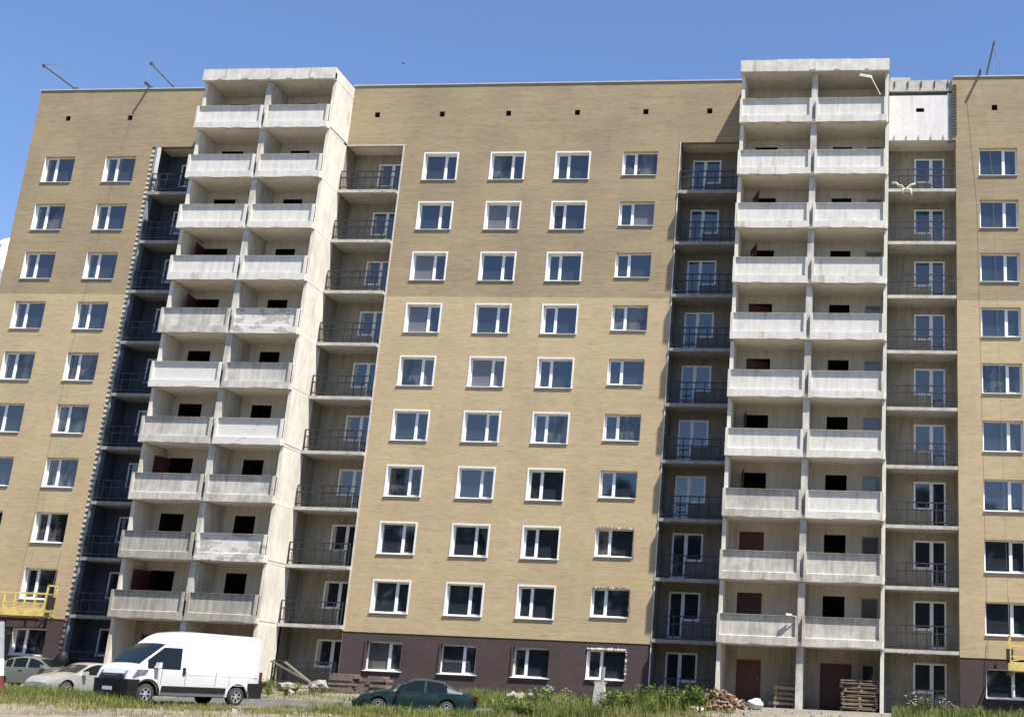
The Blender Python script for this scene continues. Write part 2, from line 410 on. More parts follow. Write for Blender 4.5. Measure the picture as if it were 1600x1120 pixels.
# end wall, back, roof: the closed body of the block
m = MB(); m.box(-27.68, 33, .3, 12.6, -1.2, 31.25, MT['brick_up'], skip='f'); m.build('rear_walls', B)
m = MB(); m.box(-27.66, 32.9, .31, 12.5, 31.26, 31.3, MT['bare']); m.build('roof', B)
# core behind the loggias and the balcony rooms, unseen box added to block light
m = MB(); m.box(-27.5, 32.8, 1.95, 12.4, -1.1, 31.2, MT['dark']); m.build('light_block_core', B)
for a, b in ((-27.74, -16.4), (-9.15, 12.5), (23.18, 33.1)):
    m = MB(); m.box(a, b, -.05, .4, 31.44, 31.505, MT['coping']); m.build('roof_coping', B)
m = MB()
for v in VENTS:
    a, b = v - .14, v + .14
    m.quad((a, .35, 29.56), (b, .35, 29.56), (b, .35, 29.86), (a, .35, 29.86), MT['dark'])
    m.quad((a, 0, 29.56), (a, .35, 29.56), (a, .35, 29.86), (a, 0, 29.86), MT['mortar'])
    m.quad((b, .35, 29.56), (b, 0, 29.56), (b, 0, 29.86), (b, .35, 29.86), MT['mortar'])
    m.quad((a, 0, 29.86), (a, .35, 29.86), (b, .35, 29.86), (b, 0, 29.86), MT['mortar'])
    m.quad((a, .35, 29.56), (a, 0, 29.56), (b, 0, 29.56), (b, .35, 29.56), MT['mortar'])
    m.build('vent_hole', B); m = MB()

# windows: casing with reveal (window) > frame, two panes, sill
WIN = {}
def win_mesh(w, h, kind, row):
    key = (round(w, 2), round(h, 2), kind, row == 10)
    if key in WIN: return WIN[key]
    cas = kind.startswith('cas'); ground = row == 10
    d = .27
    m = MB()
    rv = MT['reveal']; brk = MT['brick_lo'] if not ground else MT['brick_br']
    head = rv if cas else brk
    if ground and cas: rv = MT['brick_br']; head = rv
    rightm = rv if cas else brk
    m.quad((0, 0, 0), (0, d, 0), (0, d, h), (0, 0, h), rv)                 # left reveal
    m.quad((w, d, 0), (w, 0, 0), (w, 0, h), (w, d, h), rightm)
    m.quad((0, 0, h), (0, d, h), (w, d, h), (w, 0, h), head)
    m.quad((0, d, 0), (0, 0, 0), (w, 0, 0), (w, d, 0), rv)
    if cas:
        t = .075; tm = MT['brick_br'] if ground else MT['trim']; f = -.022
        m.box(-t, 0, f, .004, -.02, h + t, tm); m.box(w, w + t, f, .004, -.02, h + t, tm); m.box(0, w, f, .004, h, h + t, tm)
    frame = MB(); fw = .062; y0, y1 = d - .05, d + .03
    P_ = MT['white']
    frame.box(0, fw, y0, y1, 0, h, P_); frame.box(w - fw, w, y0, y1, 0, h, P_)
    frame.box(fw, w - fw, y0, y1, 0, fw, P_); frame.box(fw, w - fw, y0, y1, h - fw, h, P_)
    mx = w * (.63 if kind.endswith('_l') else .37)
    frame.box(mx - .055, mx + .055, y0 - .012, y1, fw, h - fw, P_)
    # sash of the narrow casement
    a, b = (mx + .055, w - fw) if kind.endswith('_l') else (fw, mx - .055)
    s = .036
    frame.box(a, a + s, y0 - .008, y1 - .01, fw, h - fw, P_); frame.box(b - s, b, y0 - .008, y1 - .01, fw, h - fw, P_)
    frame.box(a + s, b - s, y0 - .008, y1 - .01, fw, fw + s, P_); frame.box(a + s, b - s, y0 - .008, y1 - .01, h - fw - s, h - fw, P_)
    sill = MB()
    sill.hull([(-.08 if cas else 0, -.06, -.035), (w + (.08 if cas else 0), -.06, -.035), (w + (.08 if cas else 0), d - .06, .012), (-.08 if cas else 0, d - .06, .012)],
              [(-.08 if cas else 0, -.06, -.012), (w + (.08 if cas else 0), -.06, -.012), (w + (.08 if cas else 0), d - .06, .03), (-.08 if cas else 0, d - .06, .03)], MT['trim'])
    panes = {}
    for g in ('glass', 'glass_film', 'glass_curt'):
        for nm, (pa, pb) in (('a', (fw - .01, mx - .05)), ('b', (mx + .05, w - fw + .01))):
            q = MB(); q.box(pa, pb, d - .012, d + .012, fw - .01, h - fw + .01, MT[g]); panes[nm, g] = q.mesh('pane')
    WIN[key] = (m.mesh('window'), frame.mesh('frame'), sill.mesh('sill'), panes)
    return WIN[key]
FILM = {(1, 2): 'ab', (0, 3): 'a', (0, 4): 'a', (1, 5): 'ab', (0, 5): 'b', (3, 2): 'b'}
for a, b, z0, z1, k, r, ci in wins:
    wm, fm, sm, pm = win_mesh(b - a, z1 - z0, k, r)
    o = inst(wm, 'window', B, (a, 0, z0))
    inst(fm, 'frame', o); inst(sm, 'sill', o)
    for nm in 'ab':
        g = 'glass'
        if k[0] in 'co' and nm in FILM.get((ci, r), ''): g = 'glass_film'
        if k == 'left_r' and r >= 5 and ci == 1: g = 'glass_curt'
        if k == 'cas_l' and ci == 0 and r == 10 and nm == 'a': g = 'glass_curt'
        if g == 'glass' and random.random() < (.10 if r < 6 else .16): g = 'glass_curt'
        inst(pm[nm, g], 'pane', o)
# ragged torn plaster round two low windows of the fourth column and one below
def ragged(x0, x1, z0, z1, white_top=False):
    m = MB(); rr = random.Random(int(z0 * 10))
    def run(p0, p1, n, wdt, mat):
        for i in range(n):
            t = (i + rr.random() * .8) / n
            x = p0[0] + (p1[0] - p0[0]) * t; z = p0[1] + (p1[1] - p0[1]) * t
            s = wdt * rr.uniform(.5, 1.25); c = []
            for q in range(6):
                an = q * math.pi / 3 + rr.uniform(-.3, .3); c.append((x + math.cos(an) * s * rr.uniform(.7, 1.3), z + math.sin(an) * s * rr.uniform(.6, 1.1)))
            dpt = rr.uniform(.015, .05)
            m.hull([(x_, -dpt, z_) for x_, z_ in c], [(x_ * .3 + x * .7 + (x_ - x) * .7, .05, z_) for x_, z_ in c], mat)
    run((x0 - .02, z1 + .04), (x1, z1 + .04), 16, .06, MT['reveal'] if white_top else MT['toothgap'])
    run((x0, z1 + .02), (x1, z1 + .02), 13, .042, MT['reveal'])
    run((x1 + .01, z0), (x1 + .01, z1), 9, .042, MT['reveal'] if white_top else MT['toothgap'])
    run((x1 + .02, z0), (x1 + .02, z1 * .5 + z0 * .5), 5, .06, MT['toothgap'])
    run((x0 - .03, z0 - .03), (x1, z0 - .03), 9, .045, MT['reveal'])
    m.build('torn_plaster', B)['kind'] = 'stuff'
for r in (8, 9): ragged(6.14, 7.98, *wz('open_r', r))
ragged(6.14, 7.98, *wz('open_r', 10), white_top=True)

# loggia bays
def railing_mesh(x0, x1, y, wide=.45):
    m = MB(); r = .026
    for z in (1.06, .72, .16): m.box(x0, x1, y - r, y + r, z - r, z + r, MT['rail'])
    n = max(2, round((x1 - x0) / wide))
    for i in range(n + 1):
        x = x0 + .03 + (x1 - x0 - .06) * i / n
        m.box(x - .024, x + .024, y - .018, y + .018, 0, 1.05, MT['rail'])
    k = int((x1 - x0) / .115)
    for i in range(k):
        x = x0 + .06 + (x1 - x0 - .12) * i / (k - 1)
        m.box(x - .009, x + .009, y - .009, y + .009, .16, .72, MT['rail'])
    return m
def door_unit(door, win, zt, zd, zw):
    """white balcony door with its window; coordinates in the bay, y from the wall face"""
    f = MB(); P_ = MT['white']; y0, y1 = -.015, .07; t = .085
    (d0, d1), (w0, w1) = door, win
    for a, b, z in ((d0, d1, zd), (w0, w1, zw)):
        f.box(a, a + t, y0, y1, z, zt, P_); f.box(b - t, b, y0, y1, z, zt, P_)
        f.box(a + t, b - t, y0, y1, zt - t, zt, P_); f.box(a + t, b - t, y0, y1, z, z + t, P_)
    f.box(w0, w1, y0 - .06, y0, zw - .03, zw, P_)
    ps = []
    for a, b, z in ((d0, d1, zd), (w0, w1, zw)):
        q = MB(); q.box(a + t - .01, b - t + .01, .015, .04, z + t - .01, zt - t + .01, MT['glass']); ps.append(q.mesh('pane'))
    return f.mesh('balcony_door'), ps
def loggia(x0, x1, yrail, wallmat, sidemat, door, win, zoff, open_left=0.0, edge='edge', rails=True, skip_ground=False, rail_wide=.45):
    zt, zd, zw = 5.1, 2.95, 3.78
    hs = []
    for k in range(-1, 9):
        o = k * H + zoff
        hs.append((door[0], door[1], zd + o, zt + o)); hs.append((win[0], win[1], zw + o, zt + o))
    m = MB(); grid_wall(m, x0, x1, -1.2, 27.95, hs, 1.4, wallmat)
    m.build('loggia_wall', B)
    for x, flip in ((x0, 0), (x1, 1)):
        m = MB(); y0 = .0
        q = [(x, y0, -1.2), (x, y0, 27.95), (x, 1.4, 27.95), (x, 1.4, -1.2)]
        m.quad(*(q if flip else q[::-1]), sidemat if flip == 0 else wallmat); m.build('loggia_side_wall', B)
    m = MB(); m.quad((x0, .3, 27.95), (x0, 1.4, 27.95), (x1, 1.4, 27.95), (x1, .3, 27.95), MT['soffit']); m.build('loggia_ceiling', B)
    dm, pm = door_unit(door, win, zt, zd, zw)
    sl = MB(); ya = min(yrail, 0) - .06
    sl.box(x0 + .01, x1 - .01, ya, 1.39, 0, .16, MT[edge])
    for j in range(4):                                     # chipped edge pieces
        xx = random.uniform(x0 + .2, x1 - .3); sl.box(xx, xx + random.uniform(.08, .3), ya - .012, ya + .02, -.03, .05, MT['bare'])
    slm = sl.mesh('loggia_slab')
    rm = railing_mesh(x0 + .04, x1 - .04, yrail, rail_wide).mesh('railing')
    for k in range(-1, 9):
        s = inst(slm, 'loggia_slab', B, (0, 0, 2.66 + k * H))
        if rails and not (skip_ground and k < 0): inst(rm, 'railing', s, (0, 0, .16))
        d = inst(dm, 'balcony_door', B, (0, 1.4, k * H + zoff))
        for p in pm: inst(p, 'pane', d)
loggia(-20.0, -16.44, -.10, MT['lwall_blue'], MT['lwall_blue'], (-18.6, -17.95), (-19.25, -18.6), -.05, edge='bare')
loggia(-9.1, -5.88, -.28, MT['lwall'], MT['lwall_dark'], (-6.88, -6.2), (-7.72, -6.88), -.1)
loggia(9.17, 12.5, -.05, MT['lwall_dark'], MT['lwall_dark'], (9.63, 10.31), (10.31, 11.14), 0, edge='bare')
loggia(19.88, 23.24, -.12, MT['lwall'], MT['lwall_dark'], (22.06, 22.74), (21.22, 22.06), 0)

# left corner toothing and strip; brown and tan bricks left sticking out
m = MB(); m.quad((-20.33, .07, -1.2), (-20.06, .07, -1.2), (-20.06, .07, 27.93), (-20.33, .07, 27.93), MT['toothgap']); m.build('corner_recess', B)
tb = MB(); tb.box(0, .25, 0, .065, 0, .15, MT['tooth']); tbm = tb.mesh('toothing_brick')
tb2 = MB(); tb2.box(0, .25, 0, .065, 0, .15, MT['tooth_br']); tbm2 = tb2.mesh('toothing_brick')
for i in range(104):
    z = -.2 + i * .27
    inst(tbm if z > 2.5 else tbm2, 'toothing_brick', B, (-20.33 + random.uniform(0, .02), random.uniform(-.01, .02), z))
m = MB(); m.box(-20.07, -19.97, -.05, .3, -1.0, 27.93, MT['insul']); m.build('corner_strip', B)
m = MB(); m.box(-19.985, -19.80, -.012, .05, 25.3, 27.9, MT['panelw']); m.build('torn_insulation', B)
tb3 = MB(); tb3.box(0, .2, -.05, .06, 0, .085, MT['mortar']); tbm3 = tb3.mesh('toothing_brick')
for i in range(17): inst(tbm3, 'toothing_brick', B, (23.12, 0, 28.2 + i * .17))
m = MB(); m.box(23.08, 23.26, .0, .3, 27.95, 31.44, MT['brick_up']); m.build('brick_quoin', B)
# white insulated panel over the right loggia
m = MB(); grid_wall(m, 19.9, 22.86, 27.95, 30.45, [(21.27, 21.68, 29.52, 29.74)], .03, MT['panelw'])
m.quad((21.27, .2, 29.52), (21.68, .2, 29.52), (21.68, .2, 29.74), (21.27, .2, 29.74), MT['dark'])
m.quad((21.27, .2, 29.74), (21.68, .2, 29.74), (21.68, .03, 29.74), (21.27, .03, 29.74), MT['mortar'])
m.quad((21.27, .03, 29.52), (21.27, .2, 29.52), (21.27, .2, 29.74), (21.27, .03, 29.74), MT['mortar'])
m.quad((19.9, .03, 30.45), (22.86, .03, 30.45), (22.86, .5, 30.45), (19.9, .5, 30.45), MT['zinc'])
m.quad((19.9, .3, 27.95), (22.86, .3, 27.95), (22.86, .03, 27.95), (19.9, .03, 27.95), MT['panelw'])
m.build('white_panel', B)
m = MB(); m.box(22.865, 23.08, .10, .4, 27.95, 30.6, MT['zinc']); m.build('grey_return', B)
m = MB(); m.box(19.9, 23.08, .25, .6, 30.46, 30.74, MT['mortar']); m.build('roof_slab_edge', B)
m = MB(); m.box(19.88, 23.08, .12, .5, 30.75, 31.36, MT['edge'])
for i in range(5): m.box(20.15 + i * .68, 20.20 + i * .68, .07, .12, 30.95, 31.3, MT['rail'])
m.build('concrete_parapet', B)
m = MB()
for i in range(5): m.box(20.15 + i * .62, 20.19 + i * .62, -.02, .03, 27.95, 28.2, MT['zinc'])
m.build('panel_fixings', B)

# balcony towers
def parapet(w, mat, seed):
    """front panel recessed in a raised concrete frame: ledge, jambs, thin cap"""
    rr = random.Random(seed)
    p = MB(); F = -2.5
    j = .13
    p.box(0, w, F + .105, F + .19, .40, 1.27, mat, skip='b')        # panel
    # ledge, its lower edge chipped
    n = 9; low = [(i * w / n, rr.choice((0, 0, .02, .045))) for i in range(n + 1)]
    for i in range(n):
        x0, x1 = low[i][0], low[i + 1][0]; a, b = low[i][1], low[i + 1][1]
        p.hull([(x0, F, a), (x1, F, b), (x1, F + .19, 0), (x0, F + .19, 0)], [(x0, F, .36), (x1, F, .36), (x1, F + .19, .42), (x0, F + .19, .42)], mat)
    p.box(0, j, F, F + .19, .36, 1.30, mat); p.box(w - j, w, F, F + .19, .36, 1.30, mat)
    p.hull([(j, F + .008, 1.292), (w - j, F + .008, 1.292), (w - j, F + .19, 1.25), (j, F + .19, 1.25)], [(j, F + .008, 1.30), (w - j, F + .008, 1.30), (w - j, F + .19, 1.30), (j, F + .19, 1.30)], mat)
    # side cheeks back to the posts
    p.box(0, .10, F + .19, F + .5, .2, 1.28, mat); p.box(w - .10, w, F + .19, F + .5, .2, 1.28, mat)
    return p
def tower(x0, x1, hole_l, hole_r, styles, name):
    xm = (x0 + x1) / 2
    W = .17
    wallspan = ((x0, x0 + W), (xm - .15, xm + .15), (x1 - W, x1))
    for wi, (a, b) in enumerate(wallspan):
        mat = (MT['inner'], MT['paint_b'], MT['sidewall'])[wi]
        pm_ = MB(); yf = -2.25 if wi != 1 else -2.27
        pm_.box(a, b, yf, .2 if wi == 2 else -.34, .125, H - .03, mat)
        pme = pm_.mesh('side_panel')
        jt = MB(); jt.box(a + .045, b - .045, yf + .05, .19 if wi == 2 else -.36, -.07, .13, MT['mortar']); jme = jt.mesh('panel_joint')
        for k in range(0, 10):
            s = inst(pme, 'side_panel', B, (random.uniform(-.018, .018) if wi == 2 else 0, random.uniform(-.03, .03), 2.70 + k * H - .03)); inst(jme, 'panel_joint', s)
        g = MB(); g.box(a, b, yf, .2 if wi == 2 else -.34, -1.2, 2.66, mat); g.build('side_panel', B)
    # slabs
    sl = MB(); sl.box(0, x1 - x0 - .02, -2.38, -.34, 0, .2, MT['soffit']); slm = sl.mesh('balcony_floor')
    for k in range(10): inst(slm, 'balcony_floor', B, (x0 + .01, 0, 2.66 + k * H))
    # top slab with fascia
    t = MB(); t.box(x0 - .06, x1 + .02, -2.5, .2, 30.66, 31.0, MT['sidewall']); t.build('tower_roof_slab', B)
    t = MB()
    nseg = 4
    for i in range(nseg):
        a = x0 - .06 + (x1 - x0 + .08) * i / nseg; b = x0 - .06 + (x1 - x0 + .08) * (i + 1) / nseg
        t.box(a, b, -2.515 - random.uniform(0, .012), -2.3, 30.63 + random.uniform(0, .02), 31.28 + random.uniform(-.02, .02), MT['fascia'])
    t.box(x1 - .2, x1 + .022, -2.3, .2, 31.0, 31.27, MT['sidewall']); t.box(x0 - .06, x0 + .12, -2.3, .2, 31.0, 31.27, MT['sidewall'])
    for i in range(5): t.box(x0 + 1.0 + i * 1.25 + random.uniform(-.2, .2), x0 + 1.12 + i * 1.25 + random.uniform(-.2, .2) + .1, -2.53, -2.49, 30.66, 30.72, MT['bare'])
    t.build('tower_fascia', B)
    # back walls with doorways and rooms
    for hs_, (a, b) in ((hole_l, (x0 + W, xm - .15)), (hole_r, (xm + .15, x1 - W))):
        hl = []
        for k in range(0, 10):
            o = k * H
            for (h0, h1, zb_, zt_) in hs_: hl.append((h0, h1, zb_ + o, min(zt_ + o, 30.6)))
        m = MB(); grid_wall(m, a, b, 2.66, 30.7, hl, -.35, MT['inner']); m.build('balcony_wall', B)
        m = MB()
        for h0, h1, z0, z1 in hl:
            y0, y1 = -.35, 1.6
            m.quad((h0, y0, z0), (h0, y1, z0), (h0, y1, z1), (h0, y0, z1), MT['dark']); m.quad((h1, y1, z0), (h1, y0, z0), (h1, y0, z1), (h1, y1, z1), MT['dark'])
            m.quad((h0, y0, z1), (h0, y1, z1), (h1, y1, z1), (h1, y0, z1), MT['dark']); m.quad((h0, y1, z0), (h1, y1, z0), (h1, y1, z1), (h0, y1, z1), MT['dark'])
            m.quad((h0, y1, z0), (h0, y0, z0), (h1, y0, z0), (h1, y1, z0), MT['dark'])
        m.build('dark_doorways', B)
    # parapets
    for k in range(10):
        for side in (0, 1):
            st = styles[side][9 - k]
            a = (x0 - .10, xm + .085)[side]; b = (xm - .09, x1 - .10)[side]
            if name == 'right': a = (x0 - .02, xm + .085)[side]
            o = parapet(b - a, MT[st], k * 7 + side + (50 if name == 'right' else 0)).build('balcony_parapet', B, (a, 0, 2.66 + k * H))
            if st in ('patch_a', 'stained'): o['label'] = 'dirty grey balcony parapet with fallen plaster'
LTX, RTX = (-16.46, -9.1), (12.5, 19.88)
tower(*LTX, [(-15.98, -14.75, 2.86, 5.07)], [(-12.05, -10.98, 2.86, 5.07)],
      (['paint', 'paint', 'paint', 'paint', 'paint_b', 'patch_b', 'paint_b', 'paint_b', 'stained', 'stained'],
       ['paint', 'paint', 'paint', 'paint', 'patch_a', 'paint_b', 'patch_b', 'paint_b', 'patch_a', 'stained']), 'left')
tower(*RTX, [(13.10, 14.25, 2.86, 5.05)], [(17.06, 18.06, 2.86, 5.03), (18.8, 19.6, 3.75, 5.0)],
      (['paint', 'paint', 'paint', 'paint', 'paint', 'paint', 'paint', 'paint_b', 'paint_b', 'paint_b'],
       ['paint', 'paint', 'paint', 'paint', 'paint', 'paint', 'paint', 'paint', 'paint_b', 'paint_b']), 'right')
# narrow windows of the right balconies
f = MB(); P_ = MT['white']; f.box(18.8, 18.86, -.36, -.28, 3.75, 5.0, MT['zinc']); f.box(19.54, 19.6, -.36, -.28, 3.75, 5.0, MT['zinc']); f.box(18.86, 19.54, -.36, -.28, 3.75, 3.81, MT['zinc']); f.box(18.86, 19.54, -.36, -.28, 4.94, 5.0, MT['zinc'])
fme = f.mesh('balcony_window'); q = MB(); q.box(18.85, 19.55, -.325, -.3, 3.8, 4.95, MT['glass_film']); qme = q.mesh('pane')
for k in range(0, 8):
    o = inst(fme, 'balcony_window', B, (0, 0, k * H)); inst(qme, 'pane', o)
# door leaves: closed ones low down, ajar ones above
lf = MB(); lf.box(0, 1.14, -.02, .02, 0, 2.15, MT['reddoor']); lf.box(.12, 1.02, -.028, -.02, .15, 1.0, MT['reddoor']); lf.box(.12, 1.02, -.028, -.02, 1.15, 2.0, MT['reddoor']); lfm = lf.mesh('door_leaf')
lf2 = MB(); lf2.box(0, 1.14, -.02, .02, 0, 2.15, MT['darkdoor']); lf2.box(.3, .6, -.03, -.02, 1.2, 1.9, MT['zinc']); lfm2 = lf2.mesh('door_leaf')
lf3 = MB(); lf3.box(0, 1.14, -.02, .02, 0, 2.15, MT['darkdoor']); lfm3 = lf3.mesh('door_leaf')
for x, k, ang, me in ((13.11, 1, 0, lfm), (13.11, 0, 0, lfm3), (13.10, 2, -80, lfm3), (13.10, 3, -80, lfm3), (13.1, 4, 28, lfm), (13.1, 5, 28, lfm), (13.10, 6, -70, lfm2), (13.10, 7, -70, lfm2),
                      (-15.98, 0, -100, lfm2), (-15.98, 2, -110, lfm2), (-15.98, 5, -85, lfm), (-15.98, 6, -85, lfm2)):
    inst(me, 'door_leaf', B, (x, -.33 if ang == 0 else -.36, 2.87 + k * H), rot=(0, 0, R_(ang)))
# ground floors of the towers
for (x0, x1), dl in ((RTX, ((13.2, 14.32, .2, 2.06, 'reddoor'), (17.02, 18.42, .02, 2.05, 'darkdoor'))), (LTX, ((-15.9, -14.7, -.2, 2.0, 'darkdoor'), (-12.0, -10.9, -.2, 2.0, 'reddoor')))):
    m = MB(); extra = [(18.85, 19.45, 1.0, 2.0)] if x0 > 0 else []
    grid_wall(m, x0 + .17, x1 - .17, -1.2, 2.66, [d[:4] for d in dl] + extra, -.35, MT['lwall']); m.build('balcony_wall', B)
    if extra:
        m = MB(); m.box(18.85, 18.91, -.36, -.28, 1.0, 2.0, MT['zinc']); m.box(19.39, 19.45, -.36, -.28, 1.0, 2.0, MT['zinc']); o = m.build('balcony_window', B)
        q = MB(); q.box(18.9, 19.4, -.31, -.29, 1.0, 2.0, MT['glass']); q.build('pane', o)
    for a, b, z0, z1, mt in dl:
        m = MB(); m.box(a, b, -.31, -.27, z0, z1, MT[mt]); t = .07
        m.box(a - .001, a + t, -.37, -.31, z0, z1, MT[mt]); m.box(b - t, b + .001, -.37, -.31, z0, z1, MT[mt]); m.box(a + t, b - t, -.37, -.31, z1 - t, z1, MT[mt])
        m.box(a + .2, b - .2, -.325, -.31, z0 + .15, z0 + .85, MT[mt]); m.box(a + .2, b - .2, -.325, -.31, z0 + 1.0, z1 - .2, MT[mt])
        o = m.build('entrance_door', B); h = MB(); h.tube([(b - .15, -.36, z0 + .95), (b - .15, -.36, z0 + 1.15)], .015, MT['zinc']); h.build('handle', o)
# dark roof outlet and pale box behind the parapet
m = MB(); m.box(-9.6, -8.4, 1.2, 2.0, 31.3, 32.05, MT['mortar']); m.build('roof_outlet', B)
m = MB(); m.box(-8.35, -7.5, 1.2, 2.0, 31.3, 32.0, MT['edge']); m.hull([(-8.4, 1.1, 32.0), (-7.3, 1.1, 32.0), (-7.3, 2.1, 32.0), (-8.4, 2.1, 32.0)], [(-8.3, 1.2, 32.1), (-7.5, 1.2, 32.1), (-7.5, 2, 32.1), (-8.3, 2, 32.1)], MT['coping']); m.build('roof_box', B)
m = MB(); m.box(19.95, 21.0, 1.5, 3.0, 31.3, 32.25, MT['edge']); m.build('roof_box', B)

# ------------------------------------------------------------------ hoists and cradles
def hoist(name, tip, foot, back, label, drop=None, extra=None, outr=None):
    t = empty('roof_hoist', foot, label=label, cat='hoist', group='cradle hoists on the roof edge')
    o = Vector(foot)
    m = MB(); m.tube([Vector(back) - o, Vector(tip) - o], .05, MT['steel'], 8); m.build('boom', t)
    m = MB(); m.tube([Vector(tip) - o, Vector(foot) - o], .012, MT['cable'], 5); m.build('stay_rope', t)
    m = MB(); v = Vector(tip) - o; m.box(v.x - .06, v.x + .06, v.y - .06, v.y + .06, v.z - .09, v.z + .07, MT['steel']); m.build('pulley', t)
    b = Vector(back) - o; m = MB(); m.box(b.x - .15, b.x + .15, b.y - .15, b.y + .2, b.z - .2, b.z + .06, MT['steel']); m.build('counterweight', t)
    if extra: m = MB(); m.tube([Vector(p) - o for p in extra], .014, MT['cable'], 5); m.build('loose_wire', t)
    if outr: m = MB(); m.box(outr - o.x - .05, outr - o.x + .05, -.5 - o.y, 1.0 - o.y, 31.56 - o.z, 31.68 - o.z, MT['steel']); m.build('outrigger', t)
    if drop: m = MB(); m.tube([Vector(p) - o for p in drop], .007, MT['cable'], 5); m.build('drop_rope', t)
    return t
hoist('a', (-28.2, .4, 33.25), (-28.05, .35, 31.6), (-25.95, .5, 31.75), 'dark steel cradle hoist at the far left corner of the roof', None, [(-28.2, .4, 33.3), (-27.7, .4, 33.3), (-27.1, .4, 33.18)])
hoist('b', (-21.58, .35, 33.25), (-21.55, .2, 31.55), (-19.85, .5, 31.65), 'dark steel cradle hoist on the roof beside the left balcony tower', [(-21.15, -.46, 31.6), (-21.6, -.46, 28.0), (-22.05, -.5, 18), (-22.3, -.6, 4.2)], [(-21.58, .3, 33.3), (-21.2, .3, 33.2)], -21.15)
m_back = (24.85, .5, 31.6)
h3 = hoist('c', (25.28, .35, 33.6), (25.42, .3, 31.55), m_back, 'dark steel cradle hoist on the roof right of the white panel', [(24.5, -.46, 31.6), (25.0, -.5, 26), (25.4, -.6, 4.0)], [(25.28, .3, 33.3), (25.55, .3, 32.5), (25.5, .3, 31.6)], 24.5)
def cradle(x0, x1, y0, y1, z, label):
    t = empty('suspended_cradle', ((x0 + x1) / 2, (y0 + y1) / 2, z), label=label, cat='cradle', group='yellow facade work cradles')
    L = (x1 - x0) / 2; D = (y1 - y0) / 2; Yw = MT['yellow']
    m = MB(); m.box(-L, L, -D, D, 0, .05, MT['wood_brown']); m.box(-L, L, -D - .02, -D, 0, .38, Yw); m.box(-L, L, D, D + .02, 0, .3, Yw); m.build('platform', t)
    for s in (-D, D):
        m = MB()
        for zz in (.62, 1.1): m.box(-L, L, s - .022, s + .022, zz - .022, zz + .022, Yw)
        n = max(2, int(2 * L / .95))
        for i in range(n + 1):
            x = -L + 2 * L * i / n; m.box(x - .03, x + .03, s - .028, s + .028, .0, 1.12, Yw)
        for i in range(n): m.tube([(-L + 2 * L * i / n, s, .4), (-L + 2 * L * (i + 1) / n, s, .62)], .015, Yw, 5)
        m.build('guard_rail', t)
    for s in (-L, L):
        m = MB(); m.box(s - .03, s + .03, -D, -D + .06, 0, 1.5, MT['yellow']); m.box(s - .03, s + .03, D - .06, D, 0, 1.5, Yw); m.box(s - .03, s + .03, -D, D, 1.45, 1.52, Yw); m.box(s - .14, s + .14, -.18, .18, .35, .95, MT['rail']); m.build('winch_frame', t)
        m = MB(); m.tube([(s, 0, 1.5), (s, .1, 3.2)], .014, MT['cable'], 5); m.build('rope', t)
        for dy in (-D, D):
            m = MB(); m.tube([(s + .12, dy, -.22), (s - .12, dy, -.22)], .0, MT['tyre'], 3); 
            m.tube([(s, dy - .03, -.12), (s, dy + .03, -.12)], .12, MT['tyre'], 12); m.box(s - .03, s + .03, dy - .02, dy + .02, -.1, .03, Yw); m.build('castor', t)
    return t
cradle(-27.3, -20.75, -1.15, -.35, 2.62, 'long yellow work cradle hanging at the left brick wall over brown brick')
cradle(25.4, 31.2, -1.15, -.35, 2.05, 'yellow work cradle cut by the right picture edge over brown brick')

